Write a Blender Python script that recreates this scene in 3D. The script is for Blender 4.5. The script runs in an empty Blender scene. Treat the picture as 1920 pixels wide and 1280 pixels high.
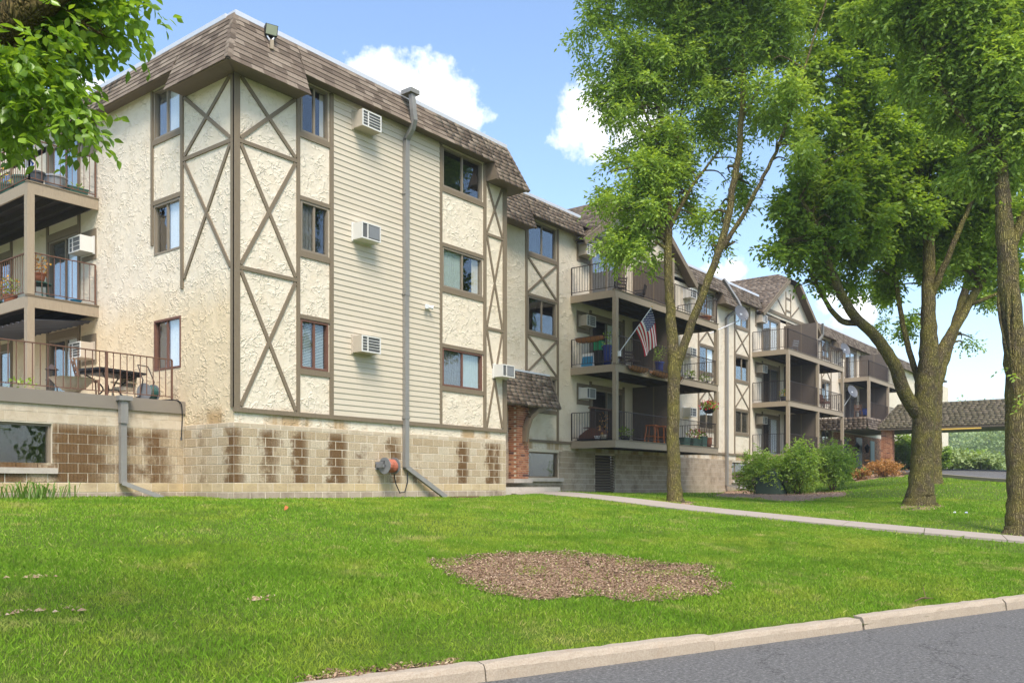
import bpy, math, random
import numpy as np
from mathutils import Matrix, Vector
random.seed(7); rng = np.random.default_rng(11)
R_ = math.radians
S = bpy.context.scene
COL = S.collection

# ------------------------------------------------------------------ camera
# X runs along the long facade, Y along the short left facade, Z up, road at Z = 0
FPX = 1629.0; HY = 911.0; EYE = 1.65
TH = math.atan2(1269, 1629); CT, ST = math.cos(TH), math.sin(TH)
F0 = 18.58; R0 = (439.5 - 960) / FPX * F0
def at(px, py, F):
    R = (px - 960) / FPX * F; dF = F - F0; dR = R - R0
    return Vector((CT*dF + ST*dR, ST*dF - CT*dR, EYE + (HY - py) / FPX * F))
cam = bpy.data.cameras.new('camera'); camo = bpy.data.objects.new('camera', cam); COL.objects.link(camo)
CAM = at(960, 911, 0)
camo.location = CAM; camo.rotation_euler = (R_(90), 0, TH - R_(90))
cam.sensor_width = 36; cam.lens = FPX / 1920 * 36; cam.shift_y = (HY - 640) / 1920
cam.clip_end = 3000; cam.clip_start = 0.05
S.camera = camo

# ------------------------------------------------------------------ sky, sun, exposure
SUN_EL, SUN_AZ = R_(54), math.atan2(-0.80, -0.60)      # direction the light comes from, in the XY plane
W = bpy.data.worlds.new('World'); S.world = W; W.use_nodes = True
wt = W.node_tree; wn = wt.nodes; wl = wt.links
for n in list(wn): wn.remove(n)
wo = wn.new('ShaderNodeOutputWorld'); bg = wn.new('ShaderNodeBackground'); wl.new(bg.outputs[0], wo.inputs[0])
bg.inputs[1].default_value = 0.15
sky = wn.new('ShaderNodeTexSky'); sky.sky_type = 'NISHITA'; sky.sun_disc = False
sky.sun_elevation = SUN_EL; sky.sun_rotation = R_(90) - SUN_AZ
sky.air_density = 1.0; sky.dust_density = 1.2; sky.ozone_density = 2.0
tc = wn.new('ShaderNodeTexCoord')
def wmath(op, a, b=None, clamp=False):
    n = wn.new('ShaderNodeMath'); n.operation = op; n.use_clamp = clamp
    for i, v in enumerate((a, b)):
        if v is None: continue
        if isinstance(v, (int, float)): n.inputs[i].default_value = v
        else: wl.new(v, n.inputs[i])
    return n.outputs[0]
def wnoise(scale, detail, rough=.55, squash=1.0):
    mp = wn.new('ShaderNodeMapping'); mp.inputs[3].default_value = (1, 1, squash); wl.new(tc.outputs[0], mp.inputs[0])
    n = wn.new('ShaderNodeTexNoise'); n.inputs['Scale'].default_value = scale; n.inputs['Detail'].default_value = detail
    n.inputs['Roughness'].default_value = rough; wl.new(mp.outputs[0], n.inputs['Vector']); return n.outputs[0]
def skydir(px, py):
    v = at(px, py, 1.0) - CAM; v.normalize(); return v
blobs = [(690,150,46),(740,160,52),(800,178,56),(845,195,50),(870,215,40),(720,120,22),(775,152,26),(830,168,26),(1105,205,60),(1145,205,66),(1088,228,48),(1190,235,60),(1120,240,50),
         (150,178,32),(185,170,20),(1370,520,30),(1340,515,26),(1600,585,40),(1560,560,28)]
field = None
for (px, py, r) in blobs:
    v = skydir(px, py)
    s = wn.new('ShaderNodeVectorMath'); s.operation = 'DISTANCE'; wl.new(tc.outputs[0], s.inputs[0]); s.inputs[1].default_value = v
    m = wmath('SUBTRACT', 1.0, wmath('DIVIDE', s.outputs['Value'], r * 1.08 / FPX))
    field = m if field is None else wmath('MAXIMUM', field, m)
edge = wmath('MULTIPLY', wmath('SUBTRACT', wnoise(26, 7, .62), .5), 2.3)
near = wmath('MULTIPLY', wmath('ADD', wmath('MAXIMUM', field, -1.5), edge), 1.7, True)
wide = wmath('MULTIPLY', wmath('SUBTRACT', wnoise(3.1, 8, .58, 2.2), .60), 6.0, True)      # scattered clouds over the rest of the sky
sep = wn.new('ShaderNodeSeparateXYZ'); wl.new(tc.outputs[0], sep.inputs[0])
dotc = wn.new('ShaderNodeVectorMath'); dotc.operation = 'DOT_PRODUCT'; wl.new(tc.outputs[0], dotc.inputs[0]); dotc.inputs[1].default_value = skydir(960, 500)
wide = wmath('MULTIPLY', wide, wmath('MULTIPLY', wmath('SUBTRACT', .86, dotc.outputs['Value']), 8.0, True))
mask = wmath('MAXIMUM', near, wide, True)
shade = wn.new('ShaderNodeMixRGB'); wl.new(wnoise(9, 5), shade.inputs[0])
shade.inputs[1].default_value = (4.2, 4.35, 4.7, 1); shade.inputs[2].default_value = (6.6, 6.6, 6.7, 1)
mixc = wn.new('ShaderNodeMixRGB'); wl.new(mask, mixc.inputs[0]); wl.new(sky.outputs[0], mixc.inputs[1]); wl.new(shade.outputs[0], mixc.inputs[2])
wl.new(mixc.outputs[0], bg.inputs[0])
sl = bpy.data.lights.new('sun', 'SUN'); sl.energy = 2.3; sl.angle = R_(24); sl.color = (1.0, .92, .80)
so = bpy.data.objects.new('sun', sl); COL.objects.link(so)
sdir = Vector((math.cos(SUN_AZ)*math.cos(SUN_EL), math.sin(SUN_AZ)*math.cos(SUN_EL), math.sin(SUN_EL)))
so.rotation_euler = sdir.to_track_quat('Z', 'Y').to_euler(); so.location = (-10, -20, 30)
S.view_settings.view_transform = 'Standard'; S.view_settings.look = 'None'; S.view_settings.gamma = 1
S.view_settings.use_curve_mapping = False
S.view_settings.exposure = 1.08

# ------------------------------------------------------------------ materials
class NT:
    def __init__(s, name):
        s.m = bpy.data.materials.new(name); s.m.use_nodes = True; s.t = s.m.node_tree; s.n = s.t.nodes; s.l = s.t.links
        s.b = s.n['Principled BSDF']; s.b.inputs['Specular IOR Level'].default_value = .3
        s.geo = s.n.new('ShaderNodeNewGeometry')
    def put(s, sock, v):
        if v is None: return
        if hasattr(v, 'links') or hasattr(v, 'is_output'): s.l.new(v, sock)
        elif isinstance(v, tuple) and len(v) == 3 and sock.type == 'RGBA': sock.default_value = (*v, 1)
        else: sock.default_value = v
    def math(s, op, a, b=None, c=None, clamp=False):
        n = s.n.new('ShaderNodeMath'); n.operation = op; n.use_clamp = clamp
        for i, v in enumerate((a, b, c)): s.put(n.inputs[i], v)
        return n.outputs[0]
    def vec(s, op, a, b=None, out=0):
        n = s.n.new('ShaderNodeVectorMath'); n.operation = op
        s.put(n.inputs[0], a); s.put(n.inputs[1], b); return n.outputs[out]
    def map(s, v, scale=(1,1,1), rot=(0,0,0)):
        n = s.n.new('ShaderNodeMapping'); s.l.new(v, n.inputs[0]); n.inputs[2].default_value = rot; n.inputs[3].default_value = scale; return n.outputs[0]
    @property
    def pos(s): return s.geo.outputs['Position']
    @property
    def obj(s): return s.n.new('ShaderNodeTexCoord').outputs['Object']
    def noise(s, scale, detail=4, rough=.55, v=None, col=False):
        n = s.n.new('ShaderNodeTexNoise'); n.inputs['Scale'].default_value = scale; n.inputs['Detail'].default_value = detail; n.inputs['Roughness'].default_value = rough
        s.l.new(v if v is not None else s.pos, n.inputs['Vector']); return n.outputs[1 if col else 0]
    def voro(s, scale, v=None, feat='F1', rnd=1.0):
        n = s.n.new('ShaderNodeTexVoronoi'); n.feature = feat; n.inputs['Scale'].default_value = scale; n.inputs['Randomness'].default_value = rnd
        s.l.new(v if v is not None else s.pos, n.inputs['Vector']); return n.outputs
    def ramp(s, f, stops):
        n = s.n.new('ShaderNodeValToRGB'); e = n.color_ramp.elements
        while len(e) < len(stops): e.new(.5)
        for i, (p, c) in enumerate(stops):
            e[i].position = p; e[i].color = (*c, 1) if not isinstance(c, (int, float)) else (c, c, c, 1)
        s.l.new(f, n.inputs[0]); return n.outputs[0]
    def mix(s, f, a, b, mode='MIX'):
        n = s.n.new('ShaderNodeMixRGB'); n.blend_type = mode; s.put(n.inputs[0], f); s.put(n.inputs[1], a); s.put(n.inputs[2], b); return n.outputs[0]
    def rnd(s):
        o = s.n.new('ShaderNodeObjectInfo').outputs['Random']
        return s.math('FRACT', s.math('ADD', o, s.geo.outputs['Random Per Island']))
    def bump(s, h, strength=.5, dist=.01):
        n = s.n.new('ShaderNodeBump'); n.inputs['Strength'].default_value = strength; n.inputs['Distance'].default_value = dist
        s.l.new(h, n.inputs['Height']); s.l.new(n.outputs[0], s.b.inputs['Normal'])
    def fin(s, col=None, rough=.8, metal=0, spec=None):
        s.put(s.b.inputs['Base Color'], col); s.put(s.b.inputs['Roughness'], rough); s.b.inputs['Metallic'].default_value = metal
        if spec is not None: s.b.inputs['Specular IOR Level'].default_value = spec
        return s.m
def mul(c, k): return tuple(x*k for x in c)
def plain(name, c, rough=.7, var=.15, scale=9, metal=0, bump=0, bs=60, spec=None):
    t = NT(name); col = t.mix(t.noise(scale, 5), mul(c, 1-var), mul(c, 1+var))
    if bump: t.bump(t.noise(bs, 4), bump, .01)
    return t.fin(col, rough, metal, spec)
M = {}
def mk_stucco():
    t = NT('stucco')
    warp = t.vec('SCALE', t.vec('SUBTRACT', t.noise(4.5, 2, .5, col=True), (.5,.5,.5)))
    warp.node.inputs['Scale'].default_value = .38
    p = t.vec('ADD', t.pos, warp)
    h = None
    for sc, k, st in ((4.4, .045, .013), (8.0, .045, .010)):
        q = t.vec('ADD', p, (sc*3.7, sc, 1.3)); v = t.voro(sc, q)
        loc = t.vec('SUBTRACT', q, v['Position'])
        d = t.vec('NORMALIZE', t.vec('SUBTRACT', v['Color'], (.5,.5,.5)))
        sx = t.n.new('ShaderNodeSeparateXYZ'); t.l.new(v['Color'], sx.inputs[0])
        hh = t.math('ADD', t.math('MULTIPLY', t.vec('DOT_PRODUCT', loc, d, 1), k), t.math('MULTIPLY', sx.outputs[1], st))
        h = hh if h is None else t.math('MAXIMUM', h, hh)
    for sc, o_, hgt in ((4.6, 7.7, .011), (6.0, 2.1, .010)):      # thin raised trowel strokes, broken by a noise mask
        e = t.voro(sc, t.vec('ADD', p, (o_, o_*2, o_)), 'DISTANCE_TO_EDGE')['Distance']
        mk = t.ramp(t.noise(3.4, 2, .5, t.vec('ADD', t.pos, (o_*3, 0, o_))), [(.49, 0), (.58, 1)])
        h = t.math('ADD', h, t.math('MULTIPLY', t.math('MULTIPLY', t.ramp(e, [(.0, 1), (.14, 0)]), mk), hgt))
    h = t.math('ADD', h, t.math('MULTIPLY', t.noise(30, 3), .003))
    t.bump(h, 1.0, 1.0)
    c = t.mix(t.noise(.5, 4), (.74, .66, .53), (.70, .60, .455))
    c = t.mix(t.ramp(t.noise(2.2, 5, .6), [(.5, 0), (.75, .4)]), c, (.62, .49, .33))
    sp_ = t.n.new('ShaderNodeSeparateXYZ'); t.l.new(t.vec('ADD', t.pos, t.vec('SCALE', t.noise(.9, 4, col=True))), sp_.inputs[0])
    old = t.math('MULTIPLY', t.math('LESS_THAN', t.math('ABSOLUTE', sp_.outputs[0]), 1.1), t.ramp(t.math('MULTIPLY', sp_.outputs[2], .1), [(.60, 1), (.69, 0)]))     # the older, yellower render low on the short side
    old = t.math('MULTIPLY', old, t.math('GREATER_THAN', t.math('ABSOLUTE', t.vec('DOT_PRODUCT', t.geo.outputs['True Normal'], (1,0,0), 1)), .5))
    c = t.mix(t.math('MULTIPLY', old, .75), c, t.mix(t.noise(1.7, 5, .65), (.72,.58,.375), (.66,.49,.28)))
    st = t.noise(1.4, 5, .6, t.map(t.pos, (2.2, 2.2, .25)))
    c = t.mix(t.ramp(st, [(.62, 0), (.8, .35)]), c, (.38, .28, .17))
    z = t.n.new('ShaderNodeSeparateXYZ'); t.l.new(t.pos, z.inputs[0])
    low = t.math('MULTIPLY', t.ramp(t.math('MULTIPLY', z.outputs[2], .1), [(.32, 1), (.345, 0)]), t.ramp(t.noise(1.1, 4, .6, t.map(t.pos, (1,1,.1))), [(.5, 0), (.6, .8)]))
    c = t.mix(low, c, (.40, .25, .11))
    return t.fin(c, .9, spec=.15)
M['stucco'] = mk_stucco()
def mk_trim(name, c):
    t = NT(name); g = t.noise(6, 5, .6, t.map(t.pos, (6, 6, .8)))
    col = t.mix(g, mul(c, .78), mul(c, 1.18)); col = t.mix(t.ramp(t.noise(14, 4), [(.62, 0), (.75, .5)]), col, mul(c, .6))
    t.bump(g, .25, .01); return t.fin(col, .75)
M['trim'] = mk_trim('brown_painted_wood', (.20, .155, .102))
M['trim_light'] = mk_trim('tan_painted_wood', (.33, .265, .185))
M['soffit'] = plain('soffit_brown', (.17, .13, .09), .7)
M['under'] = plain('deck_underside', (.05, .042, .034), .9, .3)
def mk_siding():
    t = NT('lap_siding'); g = t.noise(3, 5, .6, t.map(t.pos, (.5, 1, 1.5)))
    c = t.mix(g, (.54, .47, .36), (.62, .545, .425)); c = t.mix(t.math('MULTIPLY', t.rnd(), .25), c, (.5, .42, .30))
    s = t.noise(2.0, 4, .6, t.map(t.pos, (3, 3, .3))); c = t.mix(t.ramp(s, [(.6, 0), (.8, .3)]), c, (.42, .34, .23))
    t.bump(t.noise(20, 4, .6, t.map(t.pos, (.2, 1, 4))), .15, .01); return t.fin(c, .6)
M['siding'] = mk_siding()
def mk_shingle(name, cols):
    t = NT(name); c = t.ramp(t.rnd(), [(0, cols[0]), (.35, cols[1]), (.7, cols[2]), (1, cols[3])])
    c = t.mix(t.noise(90, 3, .7), mul(cols[0], .7), c, 'MIX'); n = c.node; n.inputs[0].default_value = 0
    sp = t.ramp(t.noise(120, 2, .7), [(.3, .55), (.7, 1.25)]); c = t.mix(1.0, c, sp, 'MULTIPLY')
    t.bump(t.noise(110, 3), .4, .006); return t.fin(c, .95, spec=.15)
M['shingle'] = mk_shingle('asphalt_shingle', [(.13,.098,.072), (.255,.195,.145), (.36,.285,.215), (.48,.39,.30)])
M['shingle_moss'] = mk_shingle('mossy_shingle', [(.12,.105,.065), (.19,.165,.105), (.24,.20,.135), (.27,.22,.16)])
M['underlay'] = plain('roof_underlay', (.10, .078, .065), .95)
M['metal'] = plain('light_metal', (.62, .63, .66), .45, .06, metal=.2)
def mk_downs():
    t = NT('downspout_metal'); c = t.mix(t.noise(2, 4, .6, t.map(t.pos, (4,4,.6))), (.23,.215,.195), (.33,.315,.29))
    return t.fin(c, .5, .25)
M['downs'] = mk_downs()
M['fascia_metal'] = plain('brown_fascia_metal', (.235, .20, .16), .5, .08, 2)
def stain_mask(t, centres):
    sp = t.n.new('ShaderNodeSeparateXYZ'); t.l.new(t.pos, sp.inputs[0]); f = None
    wob = t.math('MULTIPLY', t.math('SUBTRACT', t.noise(3.2, 4, .65), .5), .45)
    x = t.math('SUBTRACT', sp.outputs[0], t.math('MULTIPLY', sp.outputs[1], 1.0)); x = t.math('ADD', x, wob)
    for (c, w, k) in centres:
        g = t.math('MULTIPLY', t.math('SUBTRACT', 1.0, t.math('DIVIDE', t.math('ABSOLUTE', t.math('SUBTRACT', x, c)), w)), k)
        f = g if f is None else t.math('MAXIMUM', f, g)
    return f, sp.outputs[2]
def mk_block():
    t = NT('ribbed_concrete_block')
    r = t.rnd(); base = t.ramp(r, [(0, (.44,.335,.21)), (.5, (.52,.415,.28)), (1, (.58,.49,.36))])
    f, z = stain_mask(t, [(-.05,.42,1), (.95,.5,.62), (1.75,.36,1.05), (2.85,.42,1.2), (3.6,.4,.3), (4.75,.4,.75), (7.4,.36,1.1), (8.65,.35,.9), (8.95,.25,.8), (5.6,.3,.3),
                          (-4.3,1.1,1.15), (-5.6,.9,1.0), (-3.2,.5,.55), (13.4,.4,.7), (-7,.9,1.0), (-1.2,.5,.35), (-2.6,.6,.75)])
    f = t.math('ADD', f, t.math('MULTIPLY', t.math('SUBTRACT', r, .5), .38))
    f = t.math('ADD', f, t.math('MULTIPLY', t.math('SUBTRACT', t.noise(3.2, 6, .72), .5), 1.5))
    m = t.ramp(f, [(.25, 0), (.55, .75), (.85, 1)])
    zz = t.ramp(t.math('MULTIPLY', t.math('SUBTRACT', z, 1.5), .7), [(.0, .25), (.16, 1), (.90, 1), (1, .5)])
    m = t.math('MULTIPLY', m, zz)
    c = t.mix(m, base, (.17, .098, .045))
    c = t.mix(t.ramp(t.noise(3, 5, .7), [(.6, 0), (.8, .5)]), c, (.56, .50, .40))
    rib = t.n.new('ShaderNodeTexWave'); rib.bands_direction = 'DIAGONAL'; rib.inputs['Scale'].default_value = 9.0; rib.inputs['Distortion'].default_value = 2.5; rib.inputs['Detail'].default_value = 3; rib.inputs['Detail Scale'].default_value = 4
    t.l.new(t.map(t.pos, (1, 1, 0)), rib.inputs['Vector'])
    h = t.math('ADD', t.math('MULTIPLY', rib.outputs['Fac'], .35), t.noise(45, 4, .7))
    c = t.mix(1.0, c, t.ramp(t.noise(48, 3, .7), [(.3, .72), (.7, 1.2)]), 'MULTIPLY')
    t.bump(h, .8, .02); return t.fin(c, .95, spec=.1)
M['block'] = mk_block()
def mk_block2(name, a, b, dk):
    t = NT(name); c = t.ramp(t.rnd(), [(0, a), (1, b)]); c = t.mix(t.ramp(t.noise(1.6, 5, .7), [(.48, 0), (.68, .8)]), c, dk)
    c = t.mix(t.ramp(t.noise(18, 4, .7), [(.55, 0), (.75, .5)]), c, mul(dk, .8)); t.bump(t.noise(50, 4), .4, .01); return t.fin(c, .92, spec=.15)
M['block_plain'] = mk_block2('plain_yellow_block', (.53,.40,.22), (.59,.47,.30), (.40,.30,.18))
M['block_light'] = mk_block2('light_weathered_block', (.50,.405,.285), (.60,.51,.39), (.38,.29,.185))
M['block_base'] = mk_block2('weathered_base_block', (.38,.30,.225), (.47,.385,.295), (.20,.15,.11))
M['block_grey'] = mk_block2('grey_tan_block', (.36,.285,.20), (.45,.365,.27), (.20,.15,.10))
M['mortar'] = mk_block2('mortar', (.64,.565,.44), (.68,.60,.475), (.52,.43,.31))
def mk_brick():
    t = NT('red_brick'); c = t.ramp(t.rnd(), [(0, (.09,.05,.05)), (.14, (.30,.12,.065)), (.5, (.40,.17,.085)), (.85, (.46,.22,.12)), (1, (.50,.28,.16))])
    t.bump(t.noise(60, 3), .3, .006); return t.fin(c, .9)
M['brick'] = mk_brick()
M['concrete'] = mk_block2('concrete', (.50,.44,.37), (.55,.49,.42), (.40,.35,.29))
def mk_walk():
    t = NT('walk_concrete'); c = t.mix(t.noise(1.2, 5), (.34,.285,.235), (.41,.35,.295)); c = t.mix(t.ramp(t.noise(70, 3, .7), [(.3, .25), (.7, 0)]), c, (.33,.28,.23))
    c = t.mix(t.math('MULTIPLY', t.rnd(), .3), c, (.33,.28,.23)); t.bump(t.noise(80, 3), .25, .006); return t.fin(c, .9)
M['walk'] = mk_walk()
def mk_kerb():
    t = NT('kerb_concrete'); c = t.mix(t.noise(2.5, 6, .65), (.36,.295,.22), (.47,.40,.31)); c = t.mix(t.ramp(t.noise(60, 4, .7), [(.35, .55), (.6, 0)]), c, (.27,.20,.14))
    c = t.mix(t.ramp(t.noise(4, 5, .7), [(.58, 0), (.7, .6)]), c, (.33,.24,.16)); t.bump(t.math('ADD', t.noise(90, 3), t.noise(12, 4)), .5, .012); return t.fin(c, .92)
M['kerb'] = mk_kerb()
def mk_asphalt():
    t = NT('asphalt')
    c = t.ramp(t.noise(26, 6, .85), [(.38, (.045,.043,.040)), (.52, (.135,.13,.122)), (.66, (.29,.28,.265))])
    c = t.mix(t.math('MULTIPLY', t.noise(.8, 5, .6), .55), c, (.13,.126,.12)); sp = t.voro(13); c = t.mix(t.ramp(sp['Distance'], [(.07, .85), (.13, 0)]), c, (.33,.31,.28))
    sp2 = t.voro(17, t.map(t.pos, (1,1,1), (0,0,.7))); c = t.mix(t.ramp(sp2['Distance'], [(.08, .8), (.14, 0)]), c, (.03,.03,.03))
    crk = t.voro(.45, t.vec('ADD', t.pos, t.vec('SCALE', t.noise(2.5, 5, .7, col=True))), 'DISTANCE_TO_EDGE')['Distance']; c = t.mix(t.ramp(crk, [(.002, .8), (.006, 0)]), c, (.03,.028,.026))
    t.bump(t.noise(60, 4, .8), .5, .008); return t.fin(c, .9, spec=.2)
M['asphalt'] = mk_asphalt()
def mk_soil():
    t = NT('lawn_soil'); n1 = t.noise(.35, 5, .6); n2 = t.noise(2.3, 5, .65)
    c = t.mix(n2, (.14,.22,.022), (.20,.29,.04)); c = t.mix(t.ramp(n1, [(.5, 0), (.7, .6)]), c, (.15,.19,.04))
    c = t.mix(t.ramp(t.noise(30, 4, .7), [(.4, .6), (.62, 0)]), c, (.035,.07,.012)); t.bump(t.noise(45, 4, .7), 1, .05); return t.fin(c, .95, spec=.1)
M['lawn'] = mk_soil()
def mk_grass():
    t = NT('grass_blade'); r = t.geo.outputs['Random Per Island']
    c = t.ramp(r, [(0, (.14,.265,.022)), (.5, (.215,.385,.034)), (.9, (.29,.45,.05)), (1, (.50,.47,.18))])
    big = t.noise(.55, 5, .65); c = t.mix(t.ramp(big, [(.46, 0), (.66, .6)]), c, (.43,.46,.07))
    c = t.mix(t.ramp(t.noise(1.3, 5, .65), [(.57, 0), (.70, .75)]), c, (.56,.47,.19)); c = t.mix(t.ramp(t.noise(.8, 4, .6, t.map(t.pos, (1,1,1), (0,0,1))), [(.50, 0), (.62, .65)]), c, (.14,.275,.024))
    d = t.n.new('ShaderNodeBsdfDiffuse'); tr = t.n.new('ShaderNodeBsdfTranslucent'); mx = t.n.new('ShaderNodeMixShader'); mx.inputs[0].default_value = .35
    t.l.new(c, d.inputs[0]); t.l.new(t.mix(1.0, c, (1.25, 1.2, .8), 'MULTIPLY'), tr.inputs[0]); t.l.new(d.outputs[0], mx.inputs[1]); t.l.new(tr.outputs[0], mx.inputs[2])
    t.l.new(mx.outputs[0], t.n['Material Output'].inputs[0]); return t.m
M['grass'] = mk_grass()
def mk_leaf(name, cols, trans=.5, gloss=.03, rough=.5):
    t = NT(name); r = t.geo.outputs['Random Per Island']; c = t.ramp(r, [(i/(len(cols)-1), k) for i, k in enumerate(cols)])
    c = t.mix(t.ramp(t.noise(.9, 3), [(.35, .0), (.7, .45)]), c, mul(cols[-1], 1.1))
    d = t.n.new('ShaderNodeBsdfDiffuse'); tr = t.n.new('ShaderNodeBsdfTranslucent'); mx = t.n.new('ShaderNodeMixShader'); mx.inputs[0].default_value = trans
    gl = t.n.new('ShaderNodeBsdfGlossy'); gl.inputs['Roughness'].default_value = rough; m2 = t.n.new('ShaderNodeMixShader'); m2.inputs[0].default_value = gloss
    gl.inputs[0].default_value = (.8, .85, .75, 1)
    t.l.new(c, d.inputs[0]); t.l.new(t.mix(1.0, c, (1.35, 1.25, .6), 'MULTIPLY'), tr.inputs[0]); t.l.new(d.outputs[0], mx.inputs[1]); t.l.new(tr.outputs[0], mx.inputs[2])
    t.l.new(mx.outputs[0], m2.inputs[1]); t.l.new(gl.outputs[0], m2.inputs[2]); t.l.new(m2.outputs[0], t.n['Material Output'].inputs[0]); return t.m
M['leaf_ash'] = mk_leaf('ash_leaf', [(.13,.22,.026), (.21,.33,.04), (.29,.43,.06), (.38,.52,.105)])
M['leaf_dark'] = mk_leaf('maple_leaf', [(.11,.20,.022), (.17,.285,.03), (.235,.365,.042), (.32,.45,.065)])
M['leaf_near'] = mk_leaf('near_leaf', [(.07,.145,.015), (.13,.245,.022), (.21,.36,.03), (.32,.49,.05)], .5, .05, .35)
M['leaf_bush'] = mk_leaf('bush_leaf', [(.12,.215,.025), (.19,.32,.04), (.26,.40,.055), (.36,.49,.10)])
M['leaf_orange'] = mk_leaf('orange_leaf', [(.10,.085,.02), (.38,.17,.045), (.50,.24,.07), (.58,.33,.13)], .25)
M['leaf_far'] = mk_leaf('far_leaf', [(.19,.27,.11), (.27,.36,.14), (.36,.44,.18)], .3)
M['leaf_lily'] = mk_leaf('lily_leaf', [(.09,.20,.03), (.15,.28,.04), (.22,.35,.07)])
M['red_flower'] = plain('red_petal', (.42, .03, .03), .6); M['yellow_flower'] = plain('yellow_petal', (.72, .38, .05), .6)
def mk_bark(name, a, b, moss):
    t = NT(name); p = t.map(t.pos, (1, 1, .16)); w = t.vec('ADD', p, t.vec('SCALE', t.noise(6, 3, col=True))); w.node.inputs[1].links[0].from_node.inputs['Scale'].default_value = .08
    v = t.voro(30, w, 'DISTANCE_TO_EDGE')['Distance']; cr = t.ramp(v, [(.0, .0), (.30, 1)]); n = t.noise(22, 5, .65, p)
    c = t.mix(cr, mul(a, .6), t.mix(n, a, b)); c = t.mix(t.ramp(t.noise(2.2, 5, .65), [(.38, 0), (.62, .85)]), c, t.mix(cr, mul(moss, .62), moss))
    t.bump(t.math('ADD', cr, n), 1.0, .06); return t.fin(c, .95, spec=.1)
M['bark'] = mk_bark('mossy_bark', (.21,.165,.095), (.33,.265,.15), (.36,.315,.085)); M['bark_near'] = mk_bark('grey_bark', (.14,.095,.045), (.26,.19,.085), (.24,.19,.06))
def mk_glass():
    t = NT('window_glass'); tr = t.n.new('ShaderNodeBsdfTransparent'); tr.inputs[0].default_value = (.95,.965,.96,1)
    gl = t.n.new('ShaderNodeBsdfGlossy'); gl.inputs['Roughness'].default_value = .015; gl.inputs[0].default_value = (.95,.97,1,1)
    lw = t.n.new('ShaderNodeLayerWeight'); lw.inputs[0].default_value = .5
    f = t.math('ADD', t.math('MULTIPLY', t.math('POWER', lw.outputs['Facing'], 3.0), .7), .06, clamp=True)
    bn = t.n.new('ShaderNodeBump'); bn.inputs['Strength'].default_value = .05; bn.inputs['Distance'].default_value = .05; t.l.new(t.noise(2.5, 2), bn.inputs['Height']); t.l.new(bn.outputs[0], gl.inputs['Normal'])
    mx = t.n.new('ShaderNodeMixShader'); t.l.new(f, mx.inputs[0]); t.l.new(tr.outputs[0], mx.inputs[1]); t.l.new(gl.outputs[0], mx.inputs[2]); t.l.new(mx.outputs[0], t.n['Material Output'].inputs[0]); return t.m
M['glass'] = mk_glass()
def P(name, c, rough=.6, var=.12, **k): M[name] = plain(name, c, rough, var, **k)
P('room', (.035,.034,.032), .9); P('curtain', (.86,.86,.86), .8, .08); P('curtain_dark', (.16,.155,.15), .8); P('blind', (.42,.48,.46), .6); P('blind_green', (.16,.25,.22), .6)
P('frame_red', (.16,.075,.05), .6); P('frame_tan', (.24,.195,.14), .5); P('iron', (.055,.04,.034), .6); P('rust', (.15,.078,.05), .8, .35, scale=30)
P('ac_white', (.66,.64,.59), .45, .06); P('ac_beige', (.50,.43,.34), .5, .08); P('ac_grille', (.11,.11,.105), .5); P('grey_plastic', (.20,.205,.21), .5); P('dark_grey', (.075,.078,.085), .5)
P('orange_hose', (.42,.13,.075), .5); P('green_hose', (.03,.11,.09), .4); P('black', (.018,.018,.02), .5); P('white', (.74,.74,.74), .6); P('dish', (.10,.105,.115), .45)
P('terracotta', (.34,.12,.06), .8); P('blue_pot', (.03,.05,.22), .25); P('green_pot', (.05,.12,.09), .5); P('grey_bin', (.30,.31,.32), .5); P('coir', (.27,.12,.045), .95, .3, scale=40, bump=.6)
P('orange_wood', (.42,.13,.035), .6); P('brown_wood', (.16,.085,.05), .7, .3); P('wicker', (.13,.06,.04), .85, .35, scale=60, bump=.6); P('stone_urn', (.50,.43,.32), .85, .15, bump=.4); P('cushion', (.55,.49,.37), .9)
P('blue_cloth', (.05,.10,.36), .85); P('white_cloth', (.72,.73,.78), .85); P('bag_blue', (.05,.28,.48), .4); P('green_box', (.01,.34,.14), .5); P('flag_red', (.42,.02,.035), .8); P('flag_white', (.75,.74,.74), .8); P('flag_blue', (.035,.045,.15), .8)
P('pole', (.62,.62,.62), .35, metal=.5); P('yellow_bar', (.65,.43,.08), .5); P('utility_green', (.055,.085,.06), .6); P('porch_ceiling', (.33,.31,.28), .8); P('door_dark', (.022,.04,.042), .4); P('lens', (.40,.42,.30), .2)
P('mulch_base', (.30,.195,.125), .95, .45, scale=30, bump=.4, bs=40); P('far_white', (.66,.66,.64), .7); P('divider', (.125,.10,.078), .8); P('black_tray', (.02,.02,.02), .6); P('litter', (.55,.6,.72), .5)
def mk_chip():
    t = NT('wood_chip'); c = t.ramp(t.geo.outputs['Random Per Island'], [(0, (.12,.07,.04)), (.5, (.30,.195,.115)), (.85, (.42,.29,.185)), (1, (.56,.43,.30))]); return t.fin(c, .95)
M['chip'] = mk_chip()

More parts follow.
